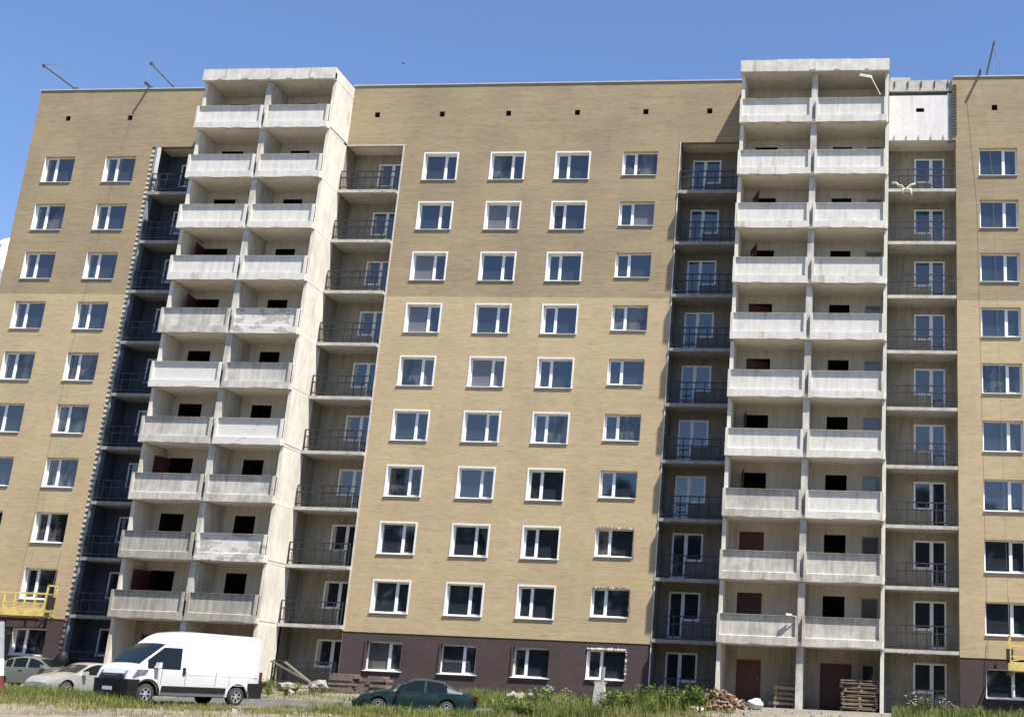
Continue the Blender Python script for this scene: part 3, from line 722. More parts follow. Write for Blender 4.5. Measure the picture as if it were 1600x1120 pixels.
# ------------------------------------------------------------------ vehicles
def lathe_y(prof, n, mat, mb):
    """profile (r, y) turned round the y axis"""
    i0 = len(mb.v)
    for r, y in prof:
        for j in range(n):
            a = 2 * math.pi * j / n; mb.v.append((r * math.cos(a), y, r * math.sin(a)))
    for k in range(len(prof) - 1):
        for j in range(n):
            q = i0 + k * n; mb.f.append((q + j, q + (j + 1) % n, q + n + (j + 1) % n, q + n + j)); mb.m.append(mb.mi(mat))
def vehicle(label, name, cat, spec, loc, yaw, paintm):
    T = empty(name, loc, yaw, label, cat, 'vehicles parked along the building' if cat == 'car' else None)
    L, Wd = spec['L'], spec['W']
    n = 150; X = np.linspace(-L / 2, L / 2, n)
    ra, rw = spec['arch'], spec['wheel']
    tx, tz = zip(*spec['top'])
    def topf(x): return float(np.interp(x, tx, tz))
    def smooth_top(x): return sum(topf(x + d) * wgt for d, wgt in ((-.08, .25), (0, .5), (.08, .25)))
    belt = spec['belt']; wintop = spec.get('wintop', 9)
    rings = []
    for x in X:
        zt = smooth_top(min(max(x, -L / 2 + .0), L / 2))
        e = max(0, abs(x) - (L / 2 - spec['round'])) / spec['round']
        pf = 1 - spec['pinch'] * e * e
        w = Wd / 2 * pf
        zb = min(_i(x, *zip(*belt)) if isinstance(belt, list) else belt, zt - .05)
        c = min(1, max(0, (zt - zb - .06) / .35))
        zs = spec['sill'] + .10 * e * e
        for xw in spec['axles']:
            d = abs(x - xw)
            if d < ra: zs = max(zs, rw + math.sqrt(ra * ra - d * d) - .0)
        z1 = max(zs + .015, min(.62 if name == 'delivery_van' else .48, zb - .1)); z1 = max(z1, zs + .01)
        zb = max(zb, z1 + .02)
        wr = w - .03 - (spec['tumble'] * c)
        z4 = min(zt - .07 * c - .015, wintop); z4 = max(z4, zb + .02)
        z5 = max(zt - .03, z4 + .005)
        ring = [(w - .05, zs), (w, z1), (w - .012, zb), (w - .03, zb + .012), (w - .03 - spec['tumble'] * c * min(1, (z4 - zb) / max(.01, (zt - zb))), z4), (wr - .055 - .08 * (1 - c), z5), ((wr - .055) * .5, z5 + .022), (0, z5 + .03)]
        rings.append(ring)
    K = 8
    V = []
    for i, x in enumerate(X):
        for s in (1, -1):
            for (yy, zz) in rings[i]: V.append((float(x), s * yy, zz))
    def vid(i, s, k): return i * 2 * K + (0 if s > 0 else K) + k
    groups = {'body': []}
    for i in range(n - 1):
        xm = (X[i] + X[i + 1]) / 2
        for s in (1, -1):
            for k in range(K - 1):
                q = [vid(i, s, k), vid(i + 1, s, k), vid(i + 1, s, k + 1), vid(i, s, k + 1)]
                if s > 0: q = q[::-1]
                g = 'body'
                h = rings[i][4][1] - rings[i][3][1]; h2 = rings[i + 1][4][1] - rings[i + 1][3][1]
                if k == 3 and min(h, h2) > .06:
                    for wi, (a, b) in enumerate(spec['side']):
                        if a < xm < b: g = 'side_window%d%d' % (wi, s)
                if k in (5, 6):
                    if spec['wind'][0] < xm < spec['wind'][1]: g = 'windshield'
                    elif spec.get('rear') and spec['rear'][0] < xm < spec['rear'][1]: g = 'rear_window'
                groups.setdefault(g, []).append(q)
    for i in (0, n - 1):
        loop = [vid(i, 1, k) for k in range(K)] + [vid(i, -1, k) for k in range(K - 2, -1, -1)]
        groups['body'].append(loop if i else loop[::-1])
    for g, fs in groups.items():
        used = sorted({v for f in fs for v in f}); mp = {v: j for j, v in enumerate(used)}
        me = bpy.data.meshes.new(g); me.from_pydata([V[v] for v in used], [], [[mp[v] for v in f] for f in fs])
        me.materials.append(paintm if g == 'body' else MT['glass_car'])
        nm = 'side_window' if g.startswith('side') else g
        if g == 'body':
            bm = bmesh.new(); bm.from_mesh(me); bmesh.ops.recalc_face_normals(bm, faces=bm.faces); bm.to_mesh(me); bm.free()
        me.shade_smooth()
        try: me.set_sharp_from_angle(angle=R_(38))
        except Exception: pass
        o = bpy.data.objects.new(nm, me); COL.objects.link(o); o.parent = T
    # chassis, wells
    m = MB(); m.box(-L / 2 + .25, L / 2 - .25, -Wd / 2 + .28, Wd / 2 - .28, spec['sill'] - .03, spec['sill'] + .45, MT['black']); m.build('underbody', T)
    wt = spec.get('tyre', .21)
    ty = MB(); lathe_y([(rw * .62, -wt / 2), (rw * .93, -wt / 2), (rw, -wt / 2 + .04), (rw, wt / 2 - .04), (rw * .93, wt / 2), (rw * .62, wt / 2)], 24, MT['tyre'], ty); tme = ty.mesh('wheel'); tme.shade_smooth()
    rm = MB(); lathe_y([(rw * .64, wt / 2 - .005), (rw * .58, wt / 2 - .03), (rw * .16, wt / 2 - .05)], 20, MT['black'], rm)
    lathe_y([(rw * .66, wt / 2 - .004), (rw * .58, wt / 2 + .002), (rw * .55, wt / 2 - .02)], 20, MT['rim'], rm)
    lathe_y([(rw * .2, wt / 2 - .045), (rw * .18, wt / 2 - .005), (.001, wt / 2)], 12, MT['rim'], rm)
    for j in range(6):
        a = j * math.pi / 3; c, s = math.cos(a), math.sin(a); p = rw * .05
        qd = lambda r, sg: (r * c - sg * p * s, wt / 2 - .012, r * s + sg * p * c)
        rm.hull([qd(rw * .15, -1.6), qd(rw * .57, -1), qd(rw * .57, 1), qd(rw * .15, 1.6)], [(v[0], v[1] - .03, v[2]) for v in (qd(rw * .15, -1.6), qd(rw * .57, -1), qd(rw * .57, 1), qd(rw * .15, 1.6))], MT['rim'])
    rme = rm.mesh('rim')
    for xw in spec['axles']:
        for s in (1, -1):
            o = inst(tme, 'wheel', T, (xw, s * (Wd / 2 - wt / 2 - .025), rw), rot=(0, 0, 0 if s > 0 else math.pi))
            inst(rme, 'rim', o)
    # mirrors
    mx, mz = spec['mirror']
    for s in (1, -1):
        m = MB(); h = spec.get('mh', .16)
        m.hull([(mx - .05, s * (Wd / 2 - .02), mz), (mx + .12, s * (Wd / 2 - .02), mz), (mx + .08, s * (Wd / 2 + .2), mz), (mx - .05, s * (Wd / 2 + .2), mz)],
               [(mx - .05, s * (Wd / 2 + .03), mz + h), (mx + .07, s * (Wd / 2 + .03), mz + h), (mx + .05, s * (Wd / 2 + .19), mz + h), (mx - .05, s * (Wd / 2 + .19), mz + h)], MT['black'] if cat == 'van' and s < 0 else paintm)
        m.build('mirror', T)
    # lamps and bumpers follow the nose
    hz, hh, hx = spec['head']
    for s in (1, -1):
        m = MB(); y0, y1 = .42 * Wd, .24 * Wd
        if cat == 'van':
            m.hull([(q, s * u, v) for q, u, v in ((2.20, 1.045, 1.0), (2.60, 1.01, .90), (2.80, .74, .90), (2.6, .5, .92), (2.2, .8, 1.0))], [(q, s * u, v) for q, u, v in ((2.10, 1.04, 1.16), (2.50, 1.0, 1.15), (2.74, .66, 1.09), (2.5, .5, 1.09), (2.1, .8, 1.16))], MT['vanlamp'])
        else:
            m.hull([(hx - .05, s * y0, hz), (hx + .10, s * y1, hz - .02), (hx + .0, s * y1, hz - .04), (hx - .3, s * y0, hz - .02)],
               [(hx - .22, s * (y0 + .012), hz + hh), (hx - .0, s * y1, hz + hh * .8), (hx - .2, s * y1, hz + hh * .6), (hx - .5, s * y0, hz + hh)], MT['lamp'])
        m.build('headlight', T)
        m = MB(); m.box(-L / 2 - .012, -L / 2 + .12, s * Wd * .32, s * Wd * .46, *spec['tail'], MT['lamp_red']); m.build('tail_lamp', T)
    return T
van_spec = dict(L=5.6, W=2.05, arch=.44, wheel=.345, axles=(2.06, -1.72), sill=.32, round=.5, pinch=.13, tumble=.10, tyre=.24,
    top=[(-2.8, 2.40), (-2.72, 2.50), (-2.5, 2.54), (.35, 2.55), (.72, 2.50), (1.05, 2.37), (1.52, 2.03), (2.42, 1.34), (2.56, 1.25), (2.68, 1.15), (2.76, 1.0), (2.8, .74)],
    belt=1.18, wintop=1.94, side=[(.80, 2.14)], wind=(1.46, 2.40), mirror=(1.78, 1.22), mh=.2, head=(.96, .26, 2.55), tail=(.8, 1.25))
uy = R_(180 + 65)
van = vehicle('white high roof delivery van with black lower trim parked by the left tower', 'delivery_van', 'van', van_spec, (-5.55, -14.8, -.80), uy, MT['van'])
m = MB()
for s in (1, -1):
    m.box(-1.18, 1.50, s * 1.018 - .02, s * 1.018 + .022, .42, .64, MT['black'])
m.build('side_rub_strip', van)
m = MB()
def _sym(half, z, dz=0): return [(x, -y, z - dz * (abs(y) > .6)) for x, y in half] + [(x, y, z - dz * (abs(y) > .6)) for x, y in half[::-1]]
m.hull(_sym([(2.44, 1.03), (2.62, 1.01), (2.77, .94), (2.85, .74), (2.88, .3)], .27), _sym([(2.40, 1.06), (2.63, 1.045), (2.80, .98), (2.88, .78), (2.92, .3)], .82), MT['black'])
m.build('front_bumper', van)
m = MB(); m.hull(_sym([(2.5, .8), (2.78, .80), (2.84, .66), (2.885, .2)], .822), _sym([(2.4, .6), (2.73, .70), (2.78, .60), (2.815, .2)], 1.0), MT['black']); m.build('grille', van)
m = MB(); m.hull(_sym([(2.5, .6), (2.79, .68), (2.84, .2)], .93), _sym([(2.5, .6), (2.79, .68), (2.84, .2)], .95), MT['rim']); m.build('grille_bar', van)
m = MB(); m.box(2.885, 2.905, -.27, .27, .44, .56, MT['white']); m.build('number_plate', van)
for s in (1, -1):
    m = MB(); m.box(-2.815, -2.14, s * 1.0 - .03, s * 1.0 + .032, .30, .84, MT['black']); m.build('rear_corner_guard', van)
    m = MB(); m.box(.62, .72, s * 1.02 - .02, s * 1.02 + .025, 1.02, 1.28, MT['black']); m.build('door_handle', van)
    m = MB()
    for z in (1.04, .72): m.box(-2.55, .52, s * (1.010 if z < 1.3 else .955) - .006, s * (1.010 if z < 1.3 else .955) + .012, z, z + .035, MT['zinc'] if z < 1 else MT['van'])
    for x in (.58, -.7, 1.55):
        m.box(x - .008, x + .008, s * 1.014 - .012, s * 1.014 + .0125, .66, 1.16, MT['mortar'])
    m.build('body_rib', van)
    for x in (2.06, -1.72):
        m = MB()
        pts = [(x + .46 * math.cos(t), .345 + .46 * math.sin(t)) for t in np.linspace(-.05, math.pi + .05, 15)]
        for (xa, za), (xb, zb_) in zip(pts, pts[1:]):
            xo = lambda xx, zz, r: (x + (xx - x) * r, .345 + (zz - .345) * r)
            A, B_, C_, D_ = (xa, za), (xb, zb_), xo(xb, zb_, 1.12), xo(xa, za, 1.12)
            m.hull([(p[0], s * .99, p[1]) for p in (A, B_, C_, D_)], [(p[0], s * 1.032, p[1]) for p in (A, B_, C_, D_)], MT['van'] if x < 0 else MT['black'])
        m.build('arch_lip', van)
m = MB(); m.box(-2.825, -2.79, -.01, .01, .5, 2.3, MT['mortar']); m.build('rear_door_gap', van)
for q in (-.35, .35):
    m = MB(); m.tube([(2.0, q, 1.45), (1.68, q + .45, 1.72)], .012, MT['black'], 5); m.build('wiper', van)

sedan = dict(L=4.35, W=1.70, arch=.36, wheel=.30, axles=(1.32, -1.22), sill=.24, round=.65, pinch=.2, tumble=.17,
    top=[(-2.175, .74), (-2.1, .92), (-1.9, .98), (-1.5, 1.0), (-.9, 1.33), (-.4, 1.42), (.1, 1.41), (.4, 1.34), (1.05, .95), (1.4, .90), (1.9, .80), (2.08, .70), (2.175, .55)],
    belt=.90, side=[(-1.0, -.72), (-.66, -.06), (.02, .72)], wind=(.42, 1.02), rear=(-1.46, -.92), mirror=(.72, .90), head=(.56, .15, 2.02), tail=(.62, .82))
coupe = dict(sedan, L=4.5, W=1.74, axles=(1.42, -1.18), arch=.36,
    top=[(-2.25, .74), (-2.15, .93), (-1.9, .99), (-1.6, 1.03), (-.95, 1.33), (-.4, 1.40), (.05, 1.39), (.35, 1.30), (1.0, .94), (1.4, .88), (1.95, .74), (2.12, .64), (2.25, .50)],
    belt=.86, side=[(-1.15, -.35), (-.28, .7)], wind=(.36, .98), rear=(-1.58, -.97), mirror=(.68, .86), head=(.50, .14, 2.08))
silver = vehicle('champagne silver car facing the meadow, half behind the white van nose', 'parked_car', 'car', coupe, (-13.9, -7.6, gz(-13.9, -7.6)), R_(180 + 70), MT['silver'])
m = MB(); m.box(2.13, 2.2, -.22, .22, .44, .53, MT['black']); m.box(2.09, 2.15, -.2, .2, .56, .62, MT['black']); m.build('grille', silver)
sage = vehicle('dull grey green saloon parked behind the silver car under the yellow cradle', 'parked_car', 'car', sedan, (-18.7, -3.9, gz(-18.7, -3.9) + .02), R_(8), MT['sage'])
teal = vehicle('dark teal saloon parked in tall grass before the brown brick plinth', 'parked_car', 'car', dict(coupe, L=4.7), (1.6, -9.9, gz(1.6, -9.9) - .08), R_(203), MT['teal'])
for t_, z in ((teal, .42), (sage, .42), (silver, .42)):
    m = MB(); m.hull([(1.6, -.80, z - .16), (2.22, -.5, z - .16), (2.22, .5, z - .16), (1.6, .80, z - .16)], [(1.6, -.82, z), (2.25, -.52, z), (2.25, .52, z), (1.6, .82, z)], MT['black'] if t_ is teal else (MT['silver'] if t_ is silver else MT['sage']))
    m.build('front_bumper', t_)
    if t_ is teal:
        m = MB(); m.hull([(1.95, -.84, .12), (2.36, -.6, .12), (2.36, .6, .12), (1.95, .84, .12)], [(1.95, -.86, .50), (2.39, -.62, .48), (2.39, .62, .48), (1.95, .86, .50)], MT['black']); m.build('bumper_cover', t_)
    for s in (1, -1):
        m = MB(); m.box(-.35, -.2, s * .845 - .02, s * .845 + .03, .76, .79, MT['black']); m.build('door_handle', t_)

# ------------------------------------------------------------------ things on the ground and the walls
def rock(name, loc, s, label, cat, mat=None, seed=0, group=None, sub=2, squash=(1, 1, .7)):
    bm = bmesh.new(); bmesh.ops.create_icosphere(bm, subdivisions=sub, radius=1)
    for v in bm.verts:
        d = 1 + (.62 if mat is None else .3) * noise.noise(v.co * 1.5 + Vector((seed * 3.1, seed, 0))) + (.3 if mat is None else .1) * noise.noise(v.co * 3.3 + Vector((seed, 0, 9)))
        v.co = Vector((v.co.x * squash[0], v.co.y * squash[1], v.co.z * squash[2])) * d * s
    me = bpy.data.meshes.new(name); bm.to_mesh(me); bm.free(); me.materials.append(mat or MT['rock'])
    if mat is not None: me.shade_smooth()
    o = bpy.data.objects.new(name, me); COL.objects.link(o); o.location = loc; o.rotation_euler = (0, 0, seed); tag(o, label, cat, group); return o
# marker post at the left picture edge
PX = -11.72
p = empty('marker_post', (PX, -16.0, gz(PX, -16.0)), label='round topped grey, white and dark red post at the left picture edge', cat='post')
p.rotation_euler = (0, -.20, 0)
m = MB(); m.tube([(0, 0, -.1), (0, 0, .75)], .14, plain('dark_red_paint', (.12, .02, .02), .5), 14); m.build('red_base', p)
m = MB(); m.tube([(0, 0, .75), (0, 0, 1.35)], .141, MT['white'], 14); m.build('white_band', p)
m = MB(); m.tube([(0, 0, 1.35), (0, 0, 2.45), (0, 0, 2.6), (0, 0, 2.68)], .14, MT['zinc'], 14); m.build('grey_top', p)
# bag hanging at the corner foot
b = rock('rubbish_bag', (-19.75, -.45, .62), .42, 'black rubbish bag at the foot of the left loggia corner', 'bag', MT['black'], 4, squash=(.75, .7, 1.15))
# leaning boards
bd = MB(); bd.box(-1.4, 1.4, -.10, .10, -.03, .03, MT['wood_dark']); bdm = bd.mesh('leaning_board')
for loc, rot, lab in (((-6.9, -2.2, .45), (0, R_(24), R_(6)), 'upper weathered board leaning beside the left tower loggia'), ((-6.5, -2.0, .28), (0, R_(31), R_(-4)), 'lower weathered board leaning beside the left tower loggia')):
    o = bpy.data.objects.new('leaning_board', bdm); COL.objects.link(o); o.location = loc; o.rotation_euler = rot; tag(o, lab, 'board', 'boards leaning by the loggia')
rock('rubble_block', (-6.75, -3.6, -.08), .34, 'pale broken concrete lump under the leaning boards', 'rubble', None, 2, 'broken concrete by the kerb')
rock('rubble_block', (-6.25, -3.9, -.12), .25, 'small pale lump between two larger concrete pieces', 'rubble', None, 3, 'broken concrete by the kerb')
rock('rubble_block', (-5.2, -3.5, -.05), .42, 'largest pale concrete slab piece at the foot of the boards', 'rubble', None, 6, 'broken concrete by the kerb', squash=(1.2, .9, .75))
rock('rubble_block', (-5.75, -5.2, -.32), .2, 'pale chunk lying on the grass right behind the kerb', 'rubble', None, 8, 'broken concrete by the kerb')
# stacks of slabs at the plinth
def stack(name, loc, rz, rows, size, mat, label, group, jit=.04, cat='stack', pname='slab'):
    t = empty(name, loc, rz, label, cat, group); z = 0
    q = MB(); q.box(-size[0] / 2, size[0] / 2, -size[1] / 2, size[1] / 2, 0, size[2], mat); me = q.mesh(pname)
    for r in rows:
        for c in range(r):
            inst(me, pname, t, ((c - (r - 1) / 2) * (size[0] + .03) + random.uniform(-jit, jit), random.uniform(-jit, jit), z), rot=(0, 0, random.uniform(-.05, .05)), scale=(random.uniform(.85, 1.05), 1, 1))
        z += size[2] + .012
    return t
stack('slab_stack', (-4.2, -3.1, -.3), .05, [1] * 9, (1.15, .8, .09), MT['slab'], 'neat stack of brown slabs beside the left tower loggia', 'brown stacks under the first plinth window')
stack('slab_stack', (-2.75, -3.0, -.28), -.08, [2, 2, 2, 2, 1, 2, 1], (.75, .7, .11), MT['slab'], 'loose brown stack below the first plinth window', 'brown stacks under the first plinth window', .12)
# stone lumps further right
for i, (x, y, s) in enumerate(((3.75, -3.6, .22), (4.1, -3.8, .26), (4.55, -3.5, .2), (4.85, -3.2, .17))):
    rock('rubble_block', (x, y, gz(x, y) + .25), s, ['leftmost pinkish lump in the row behind the teal saloon', 'largest lump of the row right of the teal saloon', 'third lump from left in the row by the weeds', 'small rightmost lump of the row by white flowers'][i], 'rubble', None, 11 + i, 'lumps right of the teal car')
rock('rubble_slab', (6.25, -5.3, -.28), .55, 'flat pale slab lying in the weeds before the ragged plinth window', 'rubble', None, 21, None, squash=(1.2, .7, .28))
# concrete post with a pipe
p = empty('concrete_post', (8.05, -5.6, gz(8.05, -5.6)), label='pale concrete post with a grey pipe on top before the ragged plinth window', cat='post')
m = MB(); m.hull([(-.30, -.2, -.2), (.30, -.2, -.2), (.30, .2, -.2), (-.30, .2, -.2)], [(-.19, -.16, 1.1), (.19, -.16, 1.1), (.19, .16, 1.1), (-.19, .16, 1.1)], MT['edge']); m.build('shaft', p)
m = MB(); m.tube([(.08, 0, 1.05), (.1, 0, 1.75)], .085, MT['zinc'], 10); m.build('pipe', p)
m = MB(); m.box(-.28, .28, -.05, .05, 1.08, 1.16, MT['zinc']); m.build('bracket', p)
# heap of split wood: every billet its own part
wp = empty('wood_heap', (13.15, -5.4, gz(13.15, -5.4)), label='heap of split orange brown firewood left of the right tower entrance', cat='wood heap')
bl = MB(); bl.hull([(-.45, -.06, -.03), (-.45, .05, -.04), (-.45, .0, .06)], [(.45, -.05, -.03), (.45, .06, -.03), (.45, .01, .055)], MT['wood_fresh']); blm = bl.mesh('billet')
for i in range(120):
    a = random.uniform(0, 6.28); r = random.random() ** .6; h = (1 - r) * .8
    inst(blm, 'billet', wp, (math.cos(a) * r * 1.05, math.sin(a) * r * .7, .03 + h * random.uniform(.55, 1.0)), rot=(random.uniform(0, 6), random.uniform(-.7, .7), random.choice((.6, .9, 1.2, 2.2, .2)) + random.uniform(-.4, .4)), scale=(random.uniform(.5, 1.0), 1, 1))
rock('white_sack', (14.55, -4.75, .12), .42, 'bulging white sack beside the firewood heap', 'sack', plain('white_sack_cloth', (.60, .58, .53), .9, .15, 5), 5, None, 3, (1.15, .8, .58))
rock('white_sack', (12.3, -6.9, gz(12.3, -6.9) + .1), .3, 'small cream sack lying in the grass left of the firewood', 'sack', plain('cream_cloth', (.62, .58, .48), .9, .1, 5), 9, None, 3, (1.4, .8, .5))
# pallets and trestle under the right tower
pl = empty('pallet_stack', (18.85, -1.55, .02), label='stack of old wooden pallets before the right dark entrance door', cat='pallets')
q = MB(); q.box(-.8, .8, -.06, .06, -.02, .02, MT['wood_grey']); qm = q.mesh('pallet_board')
q = MB(); q.box(-.05, .05, -.5, .5, -.045, .045, MT['wood_grey']); qb = q.mesh('pallet_bearer')
z = .05
for lv in range(8):
    dx, rz = random.uniform(-.09, .09), random.uniform(-.1, .1); sc = 1.0 if lv < 6 else 1.1
    for by in (-.46, .46): inst(qm, 'pallet_board', pl, (dx + random.uniform(-.04, .04), by, z - .05), rot=(0, 0, rz), scale=(sc, 1, 1))
    for bx in (-.7, 0, .7): inst(qb, 'pallet_bearer', pl, (bx * sc + dx, random.uniform(-.02, .02), z), rot=(0, 0, rz))
    for by in (-.45, -.22, 0, .22, .45): inst(qm, 'pallet_board', pl, (dx + random.uniform(-.03, .03), by, z + .062), rot=(0, 0, rz + random.uniform(-.02, .02)), scale=(sc * random.uniform(.94, 1.05), 1, 1))
    z += .165 if lv % 3 else .18
tr = empty('wooden_trestle', (15.55, -1.4, .02), label='rough wooden crate frame left of the middle tower post', cat='trestle')
q = MB(); q.box(-.04, .04, -.04, .04, 0, 1.05, MT['wood_grey']); ql = q.mesh('leg')
for x in (-.42, .42):
    for y in (-.3, .3): inst(ql, 'leg', tr, (x, y, 0), rot=(0, random.uniform(-.06, .06), 0))
q = MB(); q.box(-.5, .5, -.012, .012, -.06, .06, MT['wood_grey']); qs = q.mesh('slat')
for zz in (.2, .42, .62, .86): 
    inst(qs, 'slat', tr, (0, -.35, zz), rot=(0, random.uniform(-.05, .05), 0)); inst(qs, 'slat', tr, (0, .35, zz))
q = MB(); q.box(-.5, .5, -.4, .4, 1.05, 1.08, MT['wood_grey']); q.build('top_board', tr)
rock('stone_pile', (14.95, -1.0, .16), .26, 'dark stone lump between the entrance door and the crate frame', 'rubble', MT['bare'], 15, None)
# lamps
def flood(loc, arm_to, label, tilt, sc=1.0):
    t = empty('floodlight', loc, label=label, cat='floodlight', group='white floodlights on the right tower')
    m = MB(); m.hull([(-.30, -.16, -.05), (.30, -.16, -.05), (.34, .12, -.02), (-.34, .12, -.02)], [(-.26, -.12, .09), (.26, -.12, .09), (.3, .1, .12), (-.3, .1, .12)], MT['flash']); h = m.build('housing', t); h.rotation_euler = tilt; h.scale = (sc,) * 3
    m = MB(); m.tube([(.25 * sc, 0, 0), tuple(Vector(arm_to) - Vector(loc))], .032 * sc ** .5, MT['flash'], 7); m.build('arm', t)
    m = MB(); m.box(-.24, .24, -.11, .05, -.085, -.05, MT['zinc']); g = m.build('lens', t); g.rotation_euler = tilt; g.scale = (sc,) * 3
flood((18.72, -2.52, 30.27), (19.45, -2.45, 29.3), 'white streetlight head on an angled arm at the top right balcony', (R_(15), R_(12), 0))
flood((15.68, -2.62, 3.98), (16.0, -2.5, 3.9), 'small white floodlight on the lowest balcony of the right tower', (R_(10), 0, R_(20)), .45)
# rag on the top right loggia
rg = MB()
for pts in ([(-.55, .30), (-.35, .33), (-.12, .1), (-.05, -.02), (0, -.12)], [(.62, .27), (.4, .22), (.2, .05), (.05, -.05), (0, -.12)], [(0, .0), (-.02, -.15), (.02, -.3)], [(.38, .02), (.4, -.2), (.44, -.38)], [(-.3, .2), (-.1, .18), (.1, -.02), (.35, .0)]):
    rg.tube([(x, random.uniform(-.03, .03), z) for x, z in pts], .06, MT['panelw'], 6, .04)
rg.mats = [MT['paint_b']]; o = rg.build('white_rag', None, (20.62, -.36, 25.12), smooth=True); tag(o, 'torn white rag caught on the top loggia railing right of the tower', 'rag')
rock('white_litter', (-5.95, -9.9, gz(-5.95, -9.9) + .12), .2, 'crumpled white litter on the grass by the van rear', 'litter', MT['flower'], 31, None, 2, (1.5, .7, .5))
# bird
bd = MB(); bd.hull([(-.12, 0, 0), (0, -.05, .02), (.14, 0, 0), (0, .05, -.03)], [(-.1, 0, .05), (0, -.03, .07), (.1, 0, .05), (0, .03, .07)], MT['black'])
bd.poly([(0, 0, .04), (-.1, -.05, .12), (-.34, 0, .16), (-.12, .06, .1)], MT['black']); bd.poly([(0, 0, .04), (.1, -.05, .13), (.34, 0, .14), (.12, .06, .1)], MT['black'])
o = bd.build('bird', None, (-2.18, -10, 27.42)); o.scale = (.4,) * 3; tag(o, 'tiny dark bird in the sky over the middle roof', 'bird')
# cloud at the left edge, far off
bm = bmesh.new(); g = random.Random(12)
lobes = [(g.uniform(-55, 45), g.uniform(-20, 20), g.uniform(-60, 25), g.uniform(16, 30)) for _ in range(14)]
for i in range(230):
    lx, ly, lz, lr = g.choice(lobes); d = Vector((g.gauss(0, 1), g.gauss(0, 1), g.gauss(0, 1))).normalized() * lr * g.uniform(.75, 1.18) ** 1.5
    rr_ = g.uniform(3, 9.0) if d.length > lr else g.uniform(8, 15)
    bmesh.ops.create_icosphere(bm, subdivisions=2, radius=1, matrix=Matrix.Translation((lx + d.x, ly + d.y, lz + d.z * .8)) @ Matrix.Scale(rr_, 4))
for v in bm.verts: v.co += Vector((noise.noise(v.co * .11), noise.noise(v.co * .11 + Vector((9, 0, 0))), noise.noise(v.co * .11 + Vector((0, 9, 0))))) * 4.5
me = bpy.data.meshes.new('cloud'); bm.to_mesh(me); bm.free(); me.shade_smooth()
me.materials.append(plain('cloud_white', (.72, .72, .73), 1, .02, .02, spec=0))
cl = bpy.data.objects.new('cloud', me); COL.objects.link(cl); cl['kind'] = 'structure'
d_ = right * ((-44 - 1123.1) / 2009.1) + fwd - up * ((395 - 489.9) / 2009.1)
cl.location = Vector((19.85, -60.8, .3)) + d_ * 1100

# ------------------------------------------------------------------ grass, weeds, shrubs
def blades(name, regs, mat, seed):
    """regs: (x0,x1,y0,y1,count,hmin,hmax,width)"""
    g = np.random.default_rng(seed); V = []; F = []; c = 0
    for x0, x1, y0, y1, cnt, h0, h1, wd in regs:
        px = g.uniform(x0, x1, cnt); py = g.uniform(y0, y1, cnt)
        for x, y in zip(px, py):
            dn = noise.noise((x * .55, y * .55, seed)) * .5 + .5
            if g.random() > (dn - .28) * 3.2: continue
            z = gzn(x, y) - .02
            h = g.uniform(h0, h1) * (.35 + 1.1 * dn) * (1.35 if g.random() < .06 else 1); a = g.uniform(0, 6.283); ln = g.uniform(.05, .5) * h
            dx, dy = math.cos(a), math.sin(a); b = g.uniform(0, 6.283); ux, uy_ = math.cos(b) * wd, math.sin(b) * wd
            V += [(x - ux, y - uy_, z), (x + ux, y + uy_, z), (x + ux * .7 + dx * ln * .35, y + uy_ * .7 + dy * ln * .35, z + h * .6), (x - ux * .7 + dx * ln * .35, y - uy_ * .7 + dy * ln * .35, z + h * .6), (x + dx * ln, y + dy * ln, z + h)]
            F += [(c, c + 1, c + 2, c + 3), (c + 3, c + 2, c + 4)]; c += 5
    me = bpy.data.meshes.new(name); me.from_pydata(V, [], F); me.materials.append(mat)
    o = bpy.data.objects.new(name, me); COL.objects.link(o); tag(o, {'grass': 'uneven green and straw coloured grass before the parked cars', 'dry_grass': 'short straw coloured grass along the dusty track', 'lawn': 'green grass patches between the kerb and the building'}[name], 'grass'); o['kind'] = 'stuff'
    return o
blades('grass', [(-26, -8.5, -20.0, -15.5, 20000, .22, .6, .010), (-26, -9.5, -15.5, -9.5, 17000, .2, .5, .011), (-8.5, -4, -20, -17.2, 5000, .15, .4, .010), (-.5, 6, -15.0, -11.6, 13000, .12, .42, .011), (5.5, 9.5, -12, -8.3, 9000, .25, .65, .011), (7.6, 12.7, -9, -2.8, 8000, .25, .75, .011), (20.2, 33, -10.5, -3.5, 13000, .25, .6, .011)], MT['grass'], 3)
blades('dry_grass', [(-26, 2, -26, -20, 5000, .05, .2, .010), (-26, -4, -22.8, -17.5, 18000, .06, .28, .010), (-7, 5, -19.5, -13.0, 22000, .04, .2, .010), (0, 8, -18, -12, 8000, .06, .2, .010), (6, 14, -13, -7, 8000, .1, .35, .010), (20.2, 33, -12, -4, 8000, .1, .4, .010)], MT['grass_dry'], 4)
blades('lawn', [(-9, -1, -7.4, -.4, 7000, .08, .24, .011), (-1, 9, -7.4, -.4, 7000, .12, .4, .011), (-1, 9, -7.4, -2.5, 8000, .25, .6, .012), (-28, -9.5, -9, -.5, 6000, .1, .35, .011), (20.3, 33, -4, -.4, 5000, .2, .5, .011)], MT['grass'], 5)
